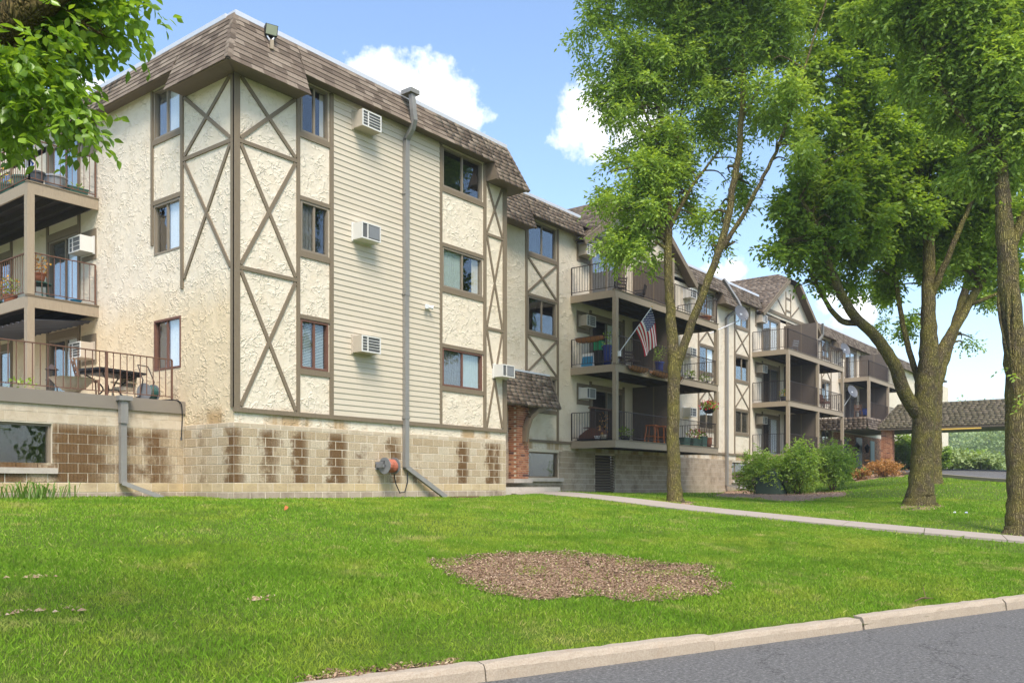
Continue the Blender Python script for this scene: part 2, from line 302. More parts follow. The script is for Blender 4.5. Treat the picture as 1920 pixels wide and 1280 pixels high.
# ------------------------------------------------------------------ mesh helpers
class MB:
    def __init__(s): s.v = []; s.f = []
    def add(s, vs, fs):
        o = len(s.v); s.v += [tuple(v) for v in vs]; s.f += [tuple(i+o for i in f) for f in fs]; return s
    def box(s, x0, x1, y0, y1, z0, z1):
        return s.add([(x0,y0,z0),(x1,y0,z0),(x1,y1,z0),(x0,y1,z0),(x0,y0,z1),(x1,y0,z1),(x1,y1,z1),(x0,y1,z1)],
                     [(0,3,2,1),(4,5,6,7),(0,1,5,4),(1,2,6,5),(2,3,7,6),(3,0,4,7)])
    def hexa(s, p):   # 8 corners: bottom ring then top ring
        return s.add(p, [(0,3,2,1),(4,5,6,7),(0,1,5,4),(1,2,6,5),(2,3,7,6),(3,0,4,7)])
    def bar(s, a, b, w, h=None, up=(0,0,1)):
        a, b = Vector(a), Vector(b); d = (b-a).normalized(); u = Vector(up)
        if abs(d.dot(u)) > .98: u = Vector((1,0,0))
        x = d.cross(u).normalized()*(w/2); y = x.cross(d).normalized()*((h or w)/2)
        return s.hexa([a-x-y, a+x-y, a+x+y, a-x+y, b-x-y, b+x-y, b+x+y, b-x+y])
    def tube(s, pts, rad, n=8, cap=True):
        pts = [Vector(p) for p in pts]; o = len(s.v); rad = rad if isinstance(rad, (list, tuple)) else [rad]*len(pts)
        ref = Vector((.31,.17,.93)); px = None
        for i, p in enumerate(pts):
            d = (pts[min(i+1, len(pts)-1)] - pts[max(i-1, 0)]).normalized()
            x = (px - d*px.dot(d)).normalized() if px is not None and (px - d*px.dot(d)).length > 1e-4 else d.cross(ref).normalized()
            px = x; y = d.cross(x)
            for k in range(n):
                t = 2*math.pi*k/n; s.v.append(tuple(p + (x*math.cos(t) + y*math.sin(t))*rad[i]))
        for i in range(len(pts)-1):
            for k in range(n):
                a = o+i*n+k; b = o+i*n+(k+1) % n; s.f.append((a, b, b+n, a+n))
        if cap: s.f.append(tuple(o+k for k in range(n))[::-1]); s.f.append(tuple(o+(len(pts)-1)*n+k for k in range(n)))
        return s
    def lathe(s, prof, n=16, c=(0,0,0), wob=None):
        o = len(s.v)
        for (r, z) in prof:
            for k in range(n):
                t = 2*math.pi*k/n; rr = r*(1+(wob(k) if wob else 0)); s.v.append((c[0]+rr*math.cos(t), c[1]+rr*math.sin(t), c[2]+z))
        for i in range(len(prof)-1):
            for k in range(n):
                a = o+i*n+k; b = o+i*n+(k+1) % n; s.f.append((a, b, b+n, a+n))
        return s
    def mesh(s, name):
        me = bpy.data.meshes.new(name); me.from_pydata(s.v, [], s.f); me.update(); return me
def link(name, me, m=None, parent=None, kind=None, smooth=False):
    o = bpy.data.objects.new(name, me); COL.objects.link(o)
    if m is not None and me is not None and not me.materials: me.materials.append(M[m] if isinstance(m, str) else m)
    if smooth and me is not None: me.polygons.foreach_set('use_smooth', [True]*len(me.polygons))
    if parent is not None:
        o.parent = parent
        if parent.get('_off'): o.matrix_parent_inverse = Matrix.Translation(-parent.location)
    if kind: o['kind'] = kind
    return o
def part(name, mb, m, parent, kind=None, smooth=False): return link(name, mb.mesh(name), m, parent, kind, smooth)
def thing(name, label, cat, loc=(0,0,0), rz=0, group=None, off=False):
    o = bpy.data.objects.new(name, None); COL.objects.link(o); o.location = loc; o.rotation_euler = (0,0,rz); o.empty_display_size = .2
    o['label'] = label; o['category'] = cat
    if group: o['group'] = group
    if off: o['_off'] = 1          # parts are given in world coordinates
    return o
def tag(o, label, cat, group=None):
    o['label'] = label; o['category'] = cat
    if group: o['group'] = group
    return o
class FR:      # facade frame: a along the wall, d outwards, z up
    def __init__(s, axis, c): s.axis = axis; s.c = c
    def p(s, a, z, d=0.): return (a, s.c - d, z) if s.axis == 'Y' else (s.c - d, a, z)
def fbox(mb, fr, a0, a1, z0, z1, d0, d1):
    p = fr.p; return mb.hexa([p(a0,z0,d1), p(a1,z0,d1), p(a1,z0,d0), p(a0,z0,d0), p(a0,z1,d1), p(a1,z1,d1), p(a1,z1,d0), p(a0,z1,d0)])
def fbeam(mb, fr, a0, z0, a1, z1, w, d0, d1):
    L = math.hypot(a1-a0, z1-z0); na, nz = -(z1-z0)/L*w/2, (a1-a0)/L*w/2; p = fr.p
    q = [(a0+na, z0+nz), (a0-na, z0-nz), (a1-na, z1-nz), (a1+na, z1+nz)]
    return mb.hexa([p(*x, d0) for x in q] + [p(*x, d1) for x in q])
def numesh(name, V, faces, nper, m, parent=None, kind=None):      # numpy mesh: V (n,3), faces (k,nper)
    me = bpy.data.meshes.new(name); me.vertices.add(len(V)); me.vertices.foreach_set('co', V.astype(np.float32).ravel())
    k = len(faces); me.loops.add(k*nper); me.loops.foreach_set('vertex_index', faces.astype(np.int32).ravel())
    me.polygons.add(k); me.polygons.foreach_set('loop_start', np.arange(0, k*nper, nper, dtype=np.int32)); me.polygons.foreach_set('loop_total', np.full(k, nper, dtype=np.int32))
    me.update(calc_edges=True); return link(name, me, m, parent, kind)

# ------------------------------------------------------------------ terrain
K0 = at(960, 911, 6.7); K0 = Vector((0,0)) ; _a = at(960-1.28/6.7*FPX, 911, 6.7); K0 = Vector((_a.x, _a.y)); _b = at(960+6.95/11.8*FPX, 911, 11.8)
E1 = (Vector((_b.x, _b.y)) - K0).normalized(); E2 = Vector((-E1.y, E1.x))
def sd(x, y): v = Vector((x, y)) - K0; return v.dot(E1), v.dot(E2)
ctrl = [(K0.x+E1.x*s, K0.y+E1.y*s, .15) for s in (-60,-30,-12,-6,0,4,8,12,16,24,40,70)]
ctrl += [(0,-.1,1.36),(9.3,-.1,1.34),(4.7,-.1,1.34),(-.1,1.8,1.40),(-4,1.8,1.41),(-9,1.8,1.40),(-20,2,1.3),(12,1.2,1.5),(16,1.5,1.42),(21,1.5,1.36),(30,1.6,1.42),(38,1.4,1.9),(45,-1.5,2.5),(47,1.2,2.6),(60,0,2.8)]
ctrl += [tuple(at(*p)) for p in [(1100,930,25),(1265,950,22.5),(1600,984,20),(1920,1012,18.5),(1265,941,24),(1725,946,25),(1900,1002,19.6),(1755,906,33),(1480,931,37),(1400,926,33),(1760,894,43),(1905,906,36),(1800,879,57),(1660,893,44),(1500,945,30)]]
ctrl += [(100,-20,3.0),(100,60,3.2),(-60,40,1.3),(90,-70,1.2)]
ctrl = np.array(ctrl)
def _phi(r2): return .5*r2*np.log(r2+1e-9)
n_ = len(ctrl); A = np.zeros((n_+3, n_+3)); d2 = ((ctrl[:,None,:2]-ctrl[None,:,:2])**2).sum(2); A[:n_,:n_] = _phi(d2) + np.eye(n_)*.8
A[:n_,n_:] = np.c_[np.ones(n_), ctrl[:,:2]]; A[n_:,:n_] = A[:n_,n_:].T; TPS = np.linalg.solve(A, np.r_[ctrl[:,2], 0,0,0])
def hts(X, Y):
    X = np.asarray(X, float); Y = np.asarray(Y, float); o = np.zeros(X.shape); xf, yf = X.ravel(), Y.ravel(); out = np.zeros(len(xf))
    for i in range(0, len(xf), 20000):
        sl_ = slice(i, i+20000); r2 = (xf[sl_,None]-ctrl[None,:,0])**2 + (yf[sl_,None]-ctrl[None,:,1])**2
        out[sl_] = _phi(r2) @ TPS[:n_] + TPS[n_] + TPS[n_+1]*xf[sl_] + TPS[n_+2]*yf[sl_]
    rr = np.hypot(xf-15, yf+5); w = np.clip((rr-60)/60, 0, 1); w = w*w*(3-2*w)
    dd = (xf-K0.x)*E2.x + (yf-K0.y)*E2.y
    out = np.clip(out, .12, 3.4)*(1-w) + np.clip(dd*.05, .12, 3.0)*w
    kw = np.clip((dd-.12)/1.1, 0, 1); out = out*kw + np.where(dd < .13, .06, .135)*(1-kw)
    return out.reshape(X.shape)
def h(x, y): return float(hts(np.array([x]), np.array([y]))[0])
def gnd(px, py):      # the point of the lawn seen at a pixel of the photograph
    best = None
    for F in np.linspace(6, 70, 900):
        p = at(px, py, F)
        if p.z <= h(p.x, p.y): return Vector((p.x, p.y, h(p.x, p.y)))
    return at(px, py, 60)
def grid(name, sv, dv, zfun, m, kind='structure'):
    s_, d_ = np.meshgrid(sv, dv, indexing='ij'); X = K0.x+E1.x*s_+E2.x*d_; Y = K0.y+E1.y*s_+E2.y*d_
    V = np.c_[X.ravel(), Y.ravel(), zfun(X, Y).ravel()]; nd = len(dv); i = np.arange((len(sv)-1)*nd).reshape(-1, nd)[:, :-1].ravel()
    return numesh(name, V, np.c_[i, i+nd, i+nd+1, i+1], 4, m, None, kind)
sv = np.r_[-380,-250,-150,-90,-60, np.arange(-40, 90, .5), 95,110,130,170,250,400]
dv = np.r_[0,.1,.15,.2, np.arange(.4, 75, .5), 80,90,110,140,200,300,420]
lawn = grid('lawn_ground', sv, dv, hts, 'lawn'); lawn['kind'] = 'structure'
road = grid('road', np.r_[-380,-200,np.arange(-60,100,4.),200,400], np.array([-8.5,-6,-4,-2,-1,-.5,.05]), lambda X, Y: np.zeros(X.shape), 'asphalt')
verge = grid('ground', np.array([-380,0,400.]), np.array([-300,-8.5]), lambda X, Y: np.full(X.shape, -.02), 'lawn')

# kerb of separate concrete lengths
kerb = bpy.data.objects.new('kerb', None); COL.objects.link(kerb); kerb['kind'] = 'structure'; kerb.location = (K0.x, K0.y, 0); kerb.rotation_euler = (0,0,math.atan2(E1.y, E1.x))
def kerb_piece(s0, s1, dz=0, dy=0):
    mb = MB(); prof = [(-.03,-.1),(-.012,.10),(.01,.135),(.035,.15),(.135,.155),(.155,.14),(.155,-.1)]; n = max(4, int((s1-s0)/.12)); pr = len(prof)
    for i in range(n+1):
        s = s0 + (s1-s0)*i/n; e = .03 if i in (0, n) else 0
        for j, (y, z) in enumerate(prof):
            w = 1 if 0 < j < pr-1 else 0
            mb.v.append((s, y+dy+w*random.gauss(0,.004)+(e*.4 if j in (1,2) else 0), z+dz+w*random.gauss(0,.003)-(e*.35 if 1 < j < 5 else 0)))
    for i in range(n):
        for j in range(pr-1): a = i*pr+j; mb.f.append((a, a+pr, a+pr+1, a+1))
    mb.f.append(tuple(range(pr))[::-1]); mb.f.append(tuple(n*pr+j for j in range(pr)))
    return part('kerb_stone', mb, 'kerb', kerb, smooth=False)
def s_of(px, py):
    F = (EYE-.15)*FPX/(py-HY); p = at(px, py, F); return sd(p.x, p.y)[0]
j1, j2, j3 = s_of(915,1245), s_of(1338,1190), s_of(1612,1155)
ed = [-60,-30,-18,-12,-8,-5,-2.5]+[j1,j2,j3]+[j3+3,j3+6,j3+9.5,j3+13,j3+20,j3+40,j3+70]
for i in range(len(ed)-1):
    g = .05 if abs(ed[i]-j3) < .01 else .006
    kerb_piece(ed[i]+g, ed[i+1]-.006, -.02 if ed[i+1] == j3 else 0, .012 if ed[i] == j3 else 0)

# concrete walk of slabs from the entry to the right
wp = [Vector((10.2,.55)), Vector((11.3,-.35))] + [Vector((at(*q).x, at(*q).y)) for q in [(1100,930,25),(1265,950,22.5),(1440,967,21),(1600,984,20),(1760,998,19.2),(1920,1012,18.5)]]
wp.append(wp[-1] + (wp[-1]-wp[-2])*2); wp.append(wp[-1] + (wp[-1]-wp[-2])*3)
def catmull(P, n):
    out = []
    for i in range(len(P)-1):
        a, b, c, d = P[max(i-1,0)], P[i], P[i+1], P[min(i+2, len(P)-1)]
        for k in range(n):
            t = k/n; out.append(.5*((2*b)+(c-a)*t+(2*a-5*b+4*c-d)*t*t+(3*b-a-3*c+d)*t**3))
    return out + [P[-1]]
wc = catmull(wp, 12); walk_c = np.array([(p.x, p.y) for p in wc])
walk = bpy.data.objects.new('footpath', None); COL.objects.link(walk); walk['kind'] = 'structure'
acc = 0; last = 0; WALK_W = .72
def slab(i0, i1):
    mb = MB()
    for i in range(i0, i1+1):
        t = (wc[min(i+1,len(wc)-1)] - wc[max(i-1,0)]).normalized(); nrm = Vector((-t.y, t.x)); q = wc[i]
        if i == i0: q = q + t*.008
        if i == i1: q = q - t*.008
        hc = h(q.x, q.y)
        for k, sgn in enumerate((-1, 1)):
            e = q + nrm*WALK_W*sgn; z = (h(e.x, e.y)*.6+hc*.4) + .035; mb.v.append((e.x, e.y, z)); mb.v.append((e.x, e.y, z-.25))
    n = i1-i0
    for i in range(n):
        a = i*4; mb.f += [(a, a+2, a+6, a+4), (a, a+4, a+5, a+1), (a+2, a+3, a+7, a+6)]
    mb.f += [(0,1,3,2), (n*4, n*4+2, n*4+3, n*4+1)]
    part('slab', mb, 'walk', walk)
for i in range(1, len(wc)):
    acc += (wc[i]-wc[i-1]).length
    if acc > 1.5 or i == len(wc)-1: slab(last, i); last = i; acc = 0

# ------------------------------------------------------------------ the apartment building
B = thing('apartment_building', 'long three storey tan stucco apartment building with brown timber framing and mansard roof', 'building', (0,0,1.36), off=True)
FA = FR('Y', 0.0); FL = FR('X', 0.0); FB = FR('Y', 2.0); FP = FR('Y', 1.93)
ZT, ZL, ZH = 11.75, 11.01, 10.48          # roof top, main lower edge, hood lower edge
def wall(name, fr, a0, a1, z0, z1, holes, m, d=0., rev=.14, parent=B):
    A_ = sorted({a0, a1, *[x for q in holes for x in q[:2]]}); Z_ = sorted({z0, z1, *[x for q in holes for x in q[2:]]}); mb = MB(); p = fr.p
    A_ = [x for x in A_ if a0 <= x <= a1]; Z_ = [x for x in Z_ if z0 <= x <= z1]
    for i in range(len(A_)-1):
        for k in range(len(Z_)-1):
            ca, cz = (A_[i]+A_[i+1])/2, (Z_[k]+Z_[k+1])/2
            if any(q[0] < ca < q[1] and q[2] < cz < q[3] for q in holes): continue
            mb.add([p(A_[i],Z_[k],d), p(A_[i+1],Z_[k],d), p(A_[i+1],Z_[k+1],d), p(A_[i],Z_[k+1],d)], [(0,1,2,3)])
    for (x0, x1, y0, y1) in holes:
        c = [(x0,y0),(x1,y0),(x1,y1),(x0,y1)]
        for k in range(4):
            u, v = c[k], c[(k+1) % 4]; mb.add([p(*u,d), p(*v,d), p(*v,d-rev), p(*u,d-rev)], [(0,1,2,3)])
    return part(name, mb, m, parent)
def board(fr, a0, a1, z0, z1, d0=-.005, d1=.035, m='trim', name='trim_board'): return part(name, fbox(MB(), fr, a0, a1, z0, z1, d0, d1), m, B)
def brace(fr, a0, z0, a1, z1, w=.085, d0=-.005, d1=.028): return part('brace', fbeam(MB(), fr, a0, z0, a1, z1, w, d0, d1), 'trim', B)
def xbrace(fr, a0, a1, z0, z1, w=.085): brace(fr, a0, z0, a1, z1, w, d1=.026); brace(fr, a0, z1, a1, z0, w, d1=.031)
def window(fr, a0, a1, z0, z1, m='frame_tan', left='dark', right='dark', sp=.5, name='window', parent=B, fw=.05, d=0.0, depth=.9):
    mb = MB(); e = .003
    for q in ((a0+e,a1-e,z0+e,z0+fw),(a0+e,a1-e,z1-fw,z1-e),(a0+e,a0+fw,z0+fw,z1-fw),(a1-fw,a1-e,z0+fw,z1-fw)): fbox(mb, fr, *q, d-.10, d+.012)
    w = part(name, mb, m, parent); am = a0+(a1-a0)*sp
    part('mullion', fbox(MB(), fr, am-.025, am+.025, z0+fw+.002, z1-fw-.002, d-.075, d-.01), m, w)
    for i, (x0, x1, kind) in enumerate(((a0+fw, am-.026, left), (am+.026, a1-fw, right))):
        dd = d-.035 if i == 0 else d-.055
        part('pane', fbox(MB(), fr, x0+.002, x1-.002, z0+fw+.002, z1-fw-.002, dd-.006, dd), 'glass', w)
        if kind in ('white','grey','half','dim'):
            c = MB(); n = max(4, int((x1-x0)/.045)); zb = z0+fw+.01 if kind != 'half' else z0+(z1-z0)*.62
            for k in range(n):
                u0, u1 = x0+(x1-x0)*k/n, x0+(x1-x0)*(k+1)/n; o0, o1 = (.0, .02) if k % 2 else (.02, .0)
                c.add([fr.p(u0,zb,dd-.05-o0), fr.p(u1,zb,dd-.05-o1), fr.p(u1,z1-fw,dd-.05-o1), fr.p(u0,z1-fw,dd-.05-o0)], [(0,1,2,3)])
            part('curtain', c, {'white':'curtain','half':'curtain','grey':'blind','dim':'curtain_dark'}[kind], w)
        elif kind == 'blind':
            c = MB(); z = z0+fw+.02
            while z < z1-fw-.01: c.add([fr.p(x0+.01,z,dd-.05), fr.p(x1-.01,z,dd-.05), fr.p(x1-.01,z+.028,dd-.072), fr.p(x0+.01,z+.028,dd-.072)], [(0,1,2,3)]); z += .036
            part('blind', c, 'blind', w)
        elif kind == 'vert':
            c = MB(); x = x0+.02
            while x < x1-.06: c.add([fr.p(x,z0+fw+.02,dd-.05), fr.p(x+.06,z0+fw+.02,dd-.085), fr.p(x+.06,z1-fw,dd-.085), fr.p(x,z1-fw,dd-.05)], [(0,1,2,3)]); x += .075
            part('blind', c, 'blind_green', w)
        elif kind == 'drape':
            c = MB(); n = 8
            for k in range(n):
                f0, f1 = k/n, (k+1)/n; zb0, zt = z0+fw, z1-fw; sx = x1-(x1-x0)*.38
                c.add([fr.p(sx+(x1-sx)*f0,zb0,dd-.06-.02*(k%2)), fr.p(sx+(x1-sx)*f1,zb0,dd-.06-.02*((k+1)%2)), fr.p(sx+(x1-sx)*f1,zt,dd-.06-.02*((k+1)%2)), fr.p(sx+(x1-sx)*f0,zt,dd-.06-.02*(k%2))], [(0,1,2,3)])
            part('curtain', c, 'cushion', w)
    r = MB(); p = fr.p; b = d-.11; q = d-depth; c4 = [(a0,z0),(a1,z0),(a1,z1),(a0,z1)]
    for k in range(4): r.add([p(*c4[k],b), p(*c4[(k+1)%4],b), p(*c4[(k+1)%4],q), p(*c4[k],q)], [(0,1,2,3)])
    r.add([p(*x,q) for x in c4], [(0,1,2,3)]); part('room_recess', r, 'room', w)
    return w
# --- facade A (long side, near) : stucco panels, lap siding, windows
hA = [(1.75,2.57,4.36,5.50),(1.75,2.57,7.06,8.22),(1.75,2.57,9.80,10.96),(6.56,8.25,4.40,5.44),(6.56,8.25,7.10,8.20),(6.56,8.25,9.84,10.94)]
wall('stucco_wall', FA, 0, 2.66, 3.02, 11.0, hA[:3], 'stucco'); wall('stucco_wall', FA, 6.47, 9.35, 3.02, 11.0, hA[3:], 'stucco'); wall('stucco_wall', FA, 2.66, 6.47, 3.02, 3.30, [], 'stucco')
wall('sheathing', FA, 2.66, 6.47, 3.30, 11.0, [], 'siding', d=-.02)
FE = FR('X', 9.35)
part('stucco_wall', MB().add([(9.35,0,1.2),(9.35,2,1.2),(9.35,2,11),(9.35,0,11)], [(0,1,2,3)]), 'stucco', B)
# lap siding boards
sb = MB(); p_ = FA.p; L = 6.43-2.71
sb.add([p_(0,-.006,.012),(L,-.012,-.006),(L,-.012,-.006)], []) if False else None
sb.v = []; sb.f = []
sb.hexa([(0,-.030,0),(L,-.030,0),(L,.010,0),(0,.010,0),(0,-.012,.150),(L,-.012,.150),(L,.010,.150),(0,.010,.150)])
sme = sb.mesh('siding_board'); z = 3.345
while z < 10.9:
    o = link('siding_board', sme, 'siding', B); o.location = (2.71, 0, z); z += .1365
for i, (q, l, r, m) in enumerate([(hA[0],'blind','blind','frame_red'),(hA[1],'dim','dark','frame_tan'),(hA[2],'dark','drape','frame_tan'),(hA[3],'dim','grey','frame_red'),(hA[4],'grey','drape','frame_tan'),(hA[5],'dark','dark','frame_tan')]):
    window(FA, *q, m, l, r)
for a0, a1 in ((-.035,.12),(1.63,1.72),(2.60,2.71),(6.43,6.53),(8.30,8.42),(9.20,9.375)): board(FA, a0, a1, 3.342, 10.97)
board(FA, -.035, 9.375, 3.24, 3.34, d1=.05)
for (z0, z1) in ((4.22,4.352),(5.505,5.60),(6.92,7.055),(8.225,8.32),(9.66,9.795)): board(FA, 1.722, 2.598, z0, z1, d1=.03)
for (z0, z1) in ((4.26,4.392),(5.445,5.55),(6.96,7.092),(8.205,8.31),(9.70,9.832)): board(FA, 6.532, 8.298, z0, z1, d1=.03)
for z0 in (6.31, 9.03): board(FA, .122, 1.628, z0, z0+.085, d1=.033)
xbrace(FA, .15, 1.60, 3.38, 6.29); xbrace(FA, .15, 1.60, 6.42, 9.01); xbrace(FA, .15, 1.60, 9.14, 10.47)
for z0 in (6.20, 8.93): board(FA, 8.422, 9.198, z0, z0+.08, d1=.033)
xbrace(FA, 8.46, 9.17, 3.38, 6.18, .07); xbrace(FA, 8.46, 9.17, 6.30, 8.91, .07); xbrace(FA, 8.46, 9.17, 9.03, 10.47, .07)
# --- left facade
hL = [(2.06,3.20,4.36,5.55),(2.06,3.20,7.08,8.26),(2.06,3.20,9.80,10.96)]
dL = [(6.92,8.58,3.56,5.62),(6.92,8.58,6.25,8.32),(6.92,8.58,8.98,11.0),(11.0,12.7,3.56,5.62),(11.0,12.7,6.25,8.32),(11.0,12.7,8.98,11.0)]
wall('stucco_wall', FL, 0, 16, 3.02, 11.02, hL+dL, 'stucco')
window(FL, *hL[0], 'frame_red', 'white', 'dim', .52); window(FL, *hL[1], 'frame_tan', 'white', 'dark', .52); window(FL, *hL[2], 'frame_tan', 'white', 'dim', .52)
for q, l, r in zip(dL, ('white','white','grey','dark','dark','dark'), ('dark','dim','white','dark','dim','dark')): window(FL, *q, 'frame_tan', l, r, .45, 'sliding_door')
board(FL, -.034, .10, 3.342, 10.46); board(FL, 1.94, 2.04, 6.14, 10.97); board(FL, 3.22, 3.31, 7.33, 10.97)
board(FL, 2.042, 3.218, 9.68, 9.795, d1=.03); board(FL, 2.042, 3.218, 8.265, 8.37, d1=.03); board(FL, .102, 1.938, 9.02, 9.105, d1=.033)
xbrace(FL, .13, 1.91, 9.13, 10.47); xbrace(FL, .13, 1.91, 6.36, 9.00)
for i, zf in enumerate((3.56, 6.25, 8.98)):
    top = dL[i][3]
    for a0, a1 in ((6.80,6.915),(8.585,8.70),(10.88,10.995),(12.705,12.82)): board(FL, a0, a1, zf, top+.45 if i < 2 else 10.98)
    board(FL, 6.917, 8.583, top+.003, top+.2 if i < 2 else top+.02, d1=.03); board(FL, 10.997, 12.703, top+.003, top+.2 if i < 2 else top+.02, d1=.03)
    board(FL, 5.95, 6.72, zf+1.22, zf+2.0, d1=.02)
# --- block plinth
blk = MB(); w, hh, t = .392, .192, .018; c = .008
blk.hexa([(0,-t+c,0),(w,-t+c,0),(w,.02,0),(0,.02,0),(0,-t+c,hh),(w,-t+c,hh),(w,.02,hh),(0,.02,hh)]); blk.v = []; blk.f = []
blk.add([(0,.02,0),(w,.02,0),(w,.02,hh),(0,.02,hh),(0,-t+c,0),(w,-t+c,0),(w,-t+c,hh),(0,-t+c,hh),(c,-t,c),(w-c,-t,c),(w-c,-t,hh-c),(c,-t,hh-c)],
        [(8,9,10,11),(4,5,9,8),(5,6,10,9),(6,7,11,10),(7,4,8,11),(0,1,5,4),(1,2,6,5),(2,3,7,6),(3,0,4,7)])
bme = {k: blk.mesh('block_'+k) for k in ('block','block_plain','block_base','block_grey','block_light')}
nblk = [0]
def blocks(fr, a0, a1, courses, stuff=None, holes=(), phase=0., parent=B):
    for ci, (z0, hgt, mk) in enumerate(courses):
        a = a0 - (.2 if (ci+phase) % 2 else 0)
        while a < a1-.02:
            x0, x1 = max(a, a0), min(a+.4, a1); a += .4
            if x1-x0 < .06: continue
            segs = [(x0, x1)]
            for q in holes:
                if z0+hgt/2 > q[2] and z0+hgt/2 < q[3]:
                    segs = [s for u, v in segs for s in ((u, min(v, q[0])), (max(u, q[1]), v)) if s[1]-s[0] > .05]
            for (u, v) in segs:
                if stuff is None and nblk[0] < 296:
                    o = link('block', bme[mk], mk, parent); nblk[0] += 1; j = random.gauss(0, .0009)
                    o.location = fr.p(u+.006, z0+.005, j) if fr.axis == 'Y' else fr.p(v-.006, z0+.005, j)
                    o.scale = ((v-u-.012)/w, 1, (hgt-.010)/hh)
                    if fr.axis == 'X': o.rotation_euler = (0,0,R_(-90))
                else:
                    fbox(EXTRA.setdefault(mk, MB()), fr, u+.007, v-.007, z0+.006, z0+hgt-.006, -.02, .017)
EXTRA = {}
CO = [(1.12,.20,'block_base'),(1.32,.20,'block_base'),(1.52,.20,'block_plain')] + [(1.72+.2*i,.2,'block') for i in range(6)] + [(2.92,.1,'block_light')]
CO = CO[1:]
part('plinth_backing', fbox(MB(), FA, -.0, 9.35, 1.0, 3.02, -.2, .012), 'mortar', B); part('plinth_backing', fbox(MB(), FL, .0, 1.93, 1.0, 3.02, -.2, .012), 'mortar', B)
blocks(FA, -.016, 9.35, CO); blocks(FL, 0.0, 1.93, CO, phase=1)
# --- podium garage under the left terrace
pw = (-4.9,-2.92,2.02,2.90)
wall('plinth_backing', FP, -9, -.0, 1.0, 3.30, [pw], 'mortar', d=.011, rev=.2)
CP = [(1.32,.20,'block_base'),(1.52,.20,'block_plain')] + [(1.72+.2*i,.2,'block') for i in range(6)] + [(2.92,.2,'block_light'),(3.12,.17,'block_light')]
blocks(FP, -4.6, -.02, CP, holes=[pw]); blocks(FP, -9, -4.6, CP, stuff=1, holes=[pw])
window(FP, *pw, 'frame_tan', 'dark', 'dark', .42, d=-.05, depth=1.5)
part('sill', fbox(MB(), FP, -5.0, -2.83, 1.90, 2.015, -.05, .07), 'concrete', B)
part('terrace_slab', MB().box(-9.0, -.004, 1.93, 13, 3.34, 3.50), 'concrete', B)
part('terrace_fascia', fbox(MB(), FP, -9.0, .0, 3.285, 3.55, .0, .06), 'fascia_metal', B)
part('terrace_coping', MB().box(-9.0, -.004, 1.88, 2.2, 3.551, 3.565), 'fascia_metal', B)
# --- facade B (long, set back 2 m)
BAYS = [(13.02,14.92),(26.4,28.3),(30.5,32.4),(43.6,45.5)]
hB = []
for (a, b) in BAYS: hB += [(a+.10,b-.10,4.36,5.50),(a+.10,b-.10,7.04,8.26),(a+.10,b-.10,9.78,10.92)]
BALC = [(15.75,24.35),(32.75,41.75),(47.0,55.6)]
dB = []
for i, (a, b) in enumerate(BALC):
    for k, zf in enumerate((3.30, 6.02, 8.68)):
        if i == 2 and k == 0: continue
        dB += [(a+1.45,a+3.75,zf,zf+2.08),(a+5.0,a+7.2,zf,zf+2.08)]
bwB = [(12.74,15.0,1.95,2.86),(30.2,32.6,1.95,2.86)]; vent = (17.44,18.92,1.30,2.86)
wall('stucco_wall', FB, 9.35, 80, 2.96, 11.02, hB+dB, 'stucco')
for i, q in enumerate(hB): window(FB, *q, 'frame_tan', *[('grey','half'),('dark','dark'),('vert','vert'),('dim','grey'),('dark','white'),('dark','half')][(i*5+2) % 6 if i > 2 else [1,1,2][i]])
for i, q in enumerate(dB): window(FB, *q, 'frame_tan', ('dark','dim','dark')[i % 3], ('dim','grey','white','dark')[i % 4], .5, 'sliding_door')
for (a, b) in BAYS:
    board(FB, a-.05, a+.06, 3.29, 10.97); board(FB, b-.06, b+.05, 3.29, 10.97)
    for z0, z1 in ((4.22,4.355),(5.505,5.6),(6.90,7.035),(8.265,8.36),(9.64,9.775)): board(FB, a+.062, b-.062, z0, z1, d1=.03)
    for z0, z1 in ((5.63,6.87),(8.39,9.61)): xbrace(FB, a+.09, b-.09, z0, z1, .08)
board(FB, 12.68, 46.0, 3.19, 3.288, d1=.05)
for i, (a, b) in enumerate(BALC):
    for k, zf in enumerate((3.30, 6.02, 8.68)):
        if i == 2 and k == 0: continue
        ht = 2.36 if k < 2 else 2.3
        for u in (a+1.30, a+3.76, a+4.86, a+7.21): board(FB, u, u+.13, zf, zf+ht)
        for u0, u1 in ((a+1.432,a+3.758),(a+4.992,a+7.208)): board(FB, u0, u1, zf+2.083, zf+2.26, d1=.03)
        board(FB, a+.42, a+1.28, zf+1.42, zf+2.22, d1=.02)
wall('plinth_backing', FB, 9.35, 46, .9, 2.96, [bwB[0], bwB[1], vent], 'mortar', d=.011, rev=.2)
blocks(FB, 15.2, 43, [(1.12+.2*i,.2,'block_grey') for i in range(9)] + [(2.92,.04,'block_grey')], stuff=1, holes=[bwB[1], vent]); blocks(FB, 9.4, 15.2, [(1.12+.2*i,.2,'block_grey') for i in range(9)], stuff=1, holes=[bwB[0]])
for q in bwB: window(FB, *q, 'trim', 'dark', 'dark', .22, d=-.06, depth=1.2); part('sill', fbox(MB(), FB, q[0]-.1, q[1]+.15, q[2]-.13, q[2]-.005, -.05, .12), 'concrete', B)
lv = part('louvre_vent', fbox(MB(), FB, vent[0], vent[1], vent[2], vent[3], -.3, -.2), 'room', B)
for zz in np.arange(vent[2]+.05, vent[3]-.03, .105):
    s_ = MB(); p = FB.p; s_.hexa([p(vent[0],zz,.0), p(vent[1],zz,.0), p(vent[1],zz+.07,-.12), p(vent[0],zz+.07,-.12), p(vent[0],zz+.014,.0), p(vent[1],zz+.014,.0), p(vent[1],zz+.084,-.12), p(vent[0],zz+.084,-.12)]); part('slat', s_, 'trim', lv)
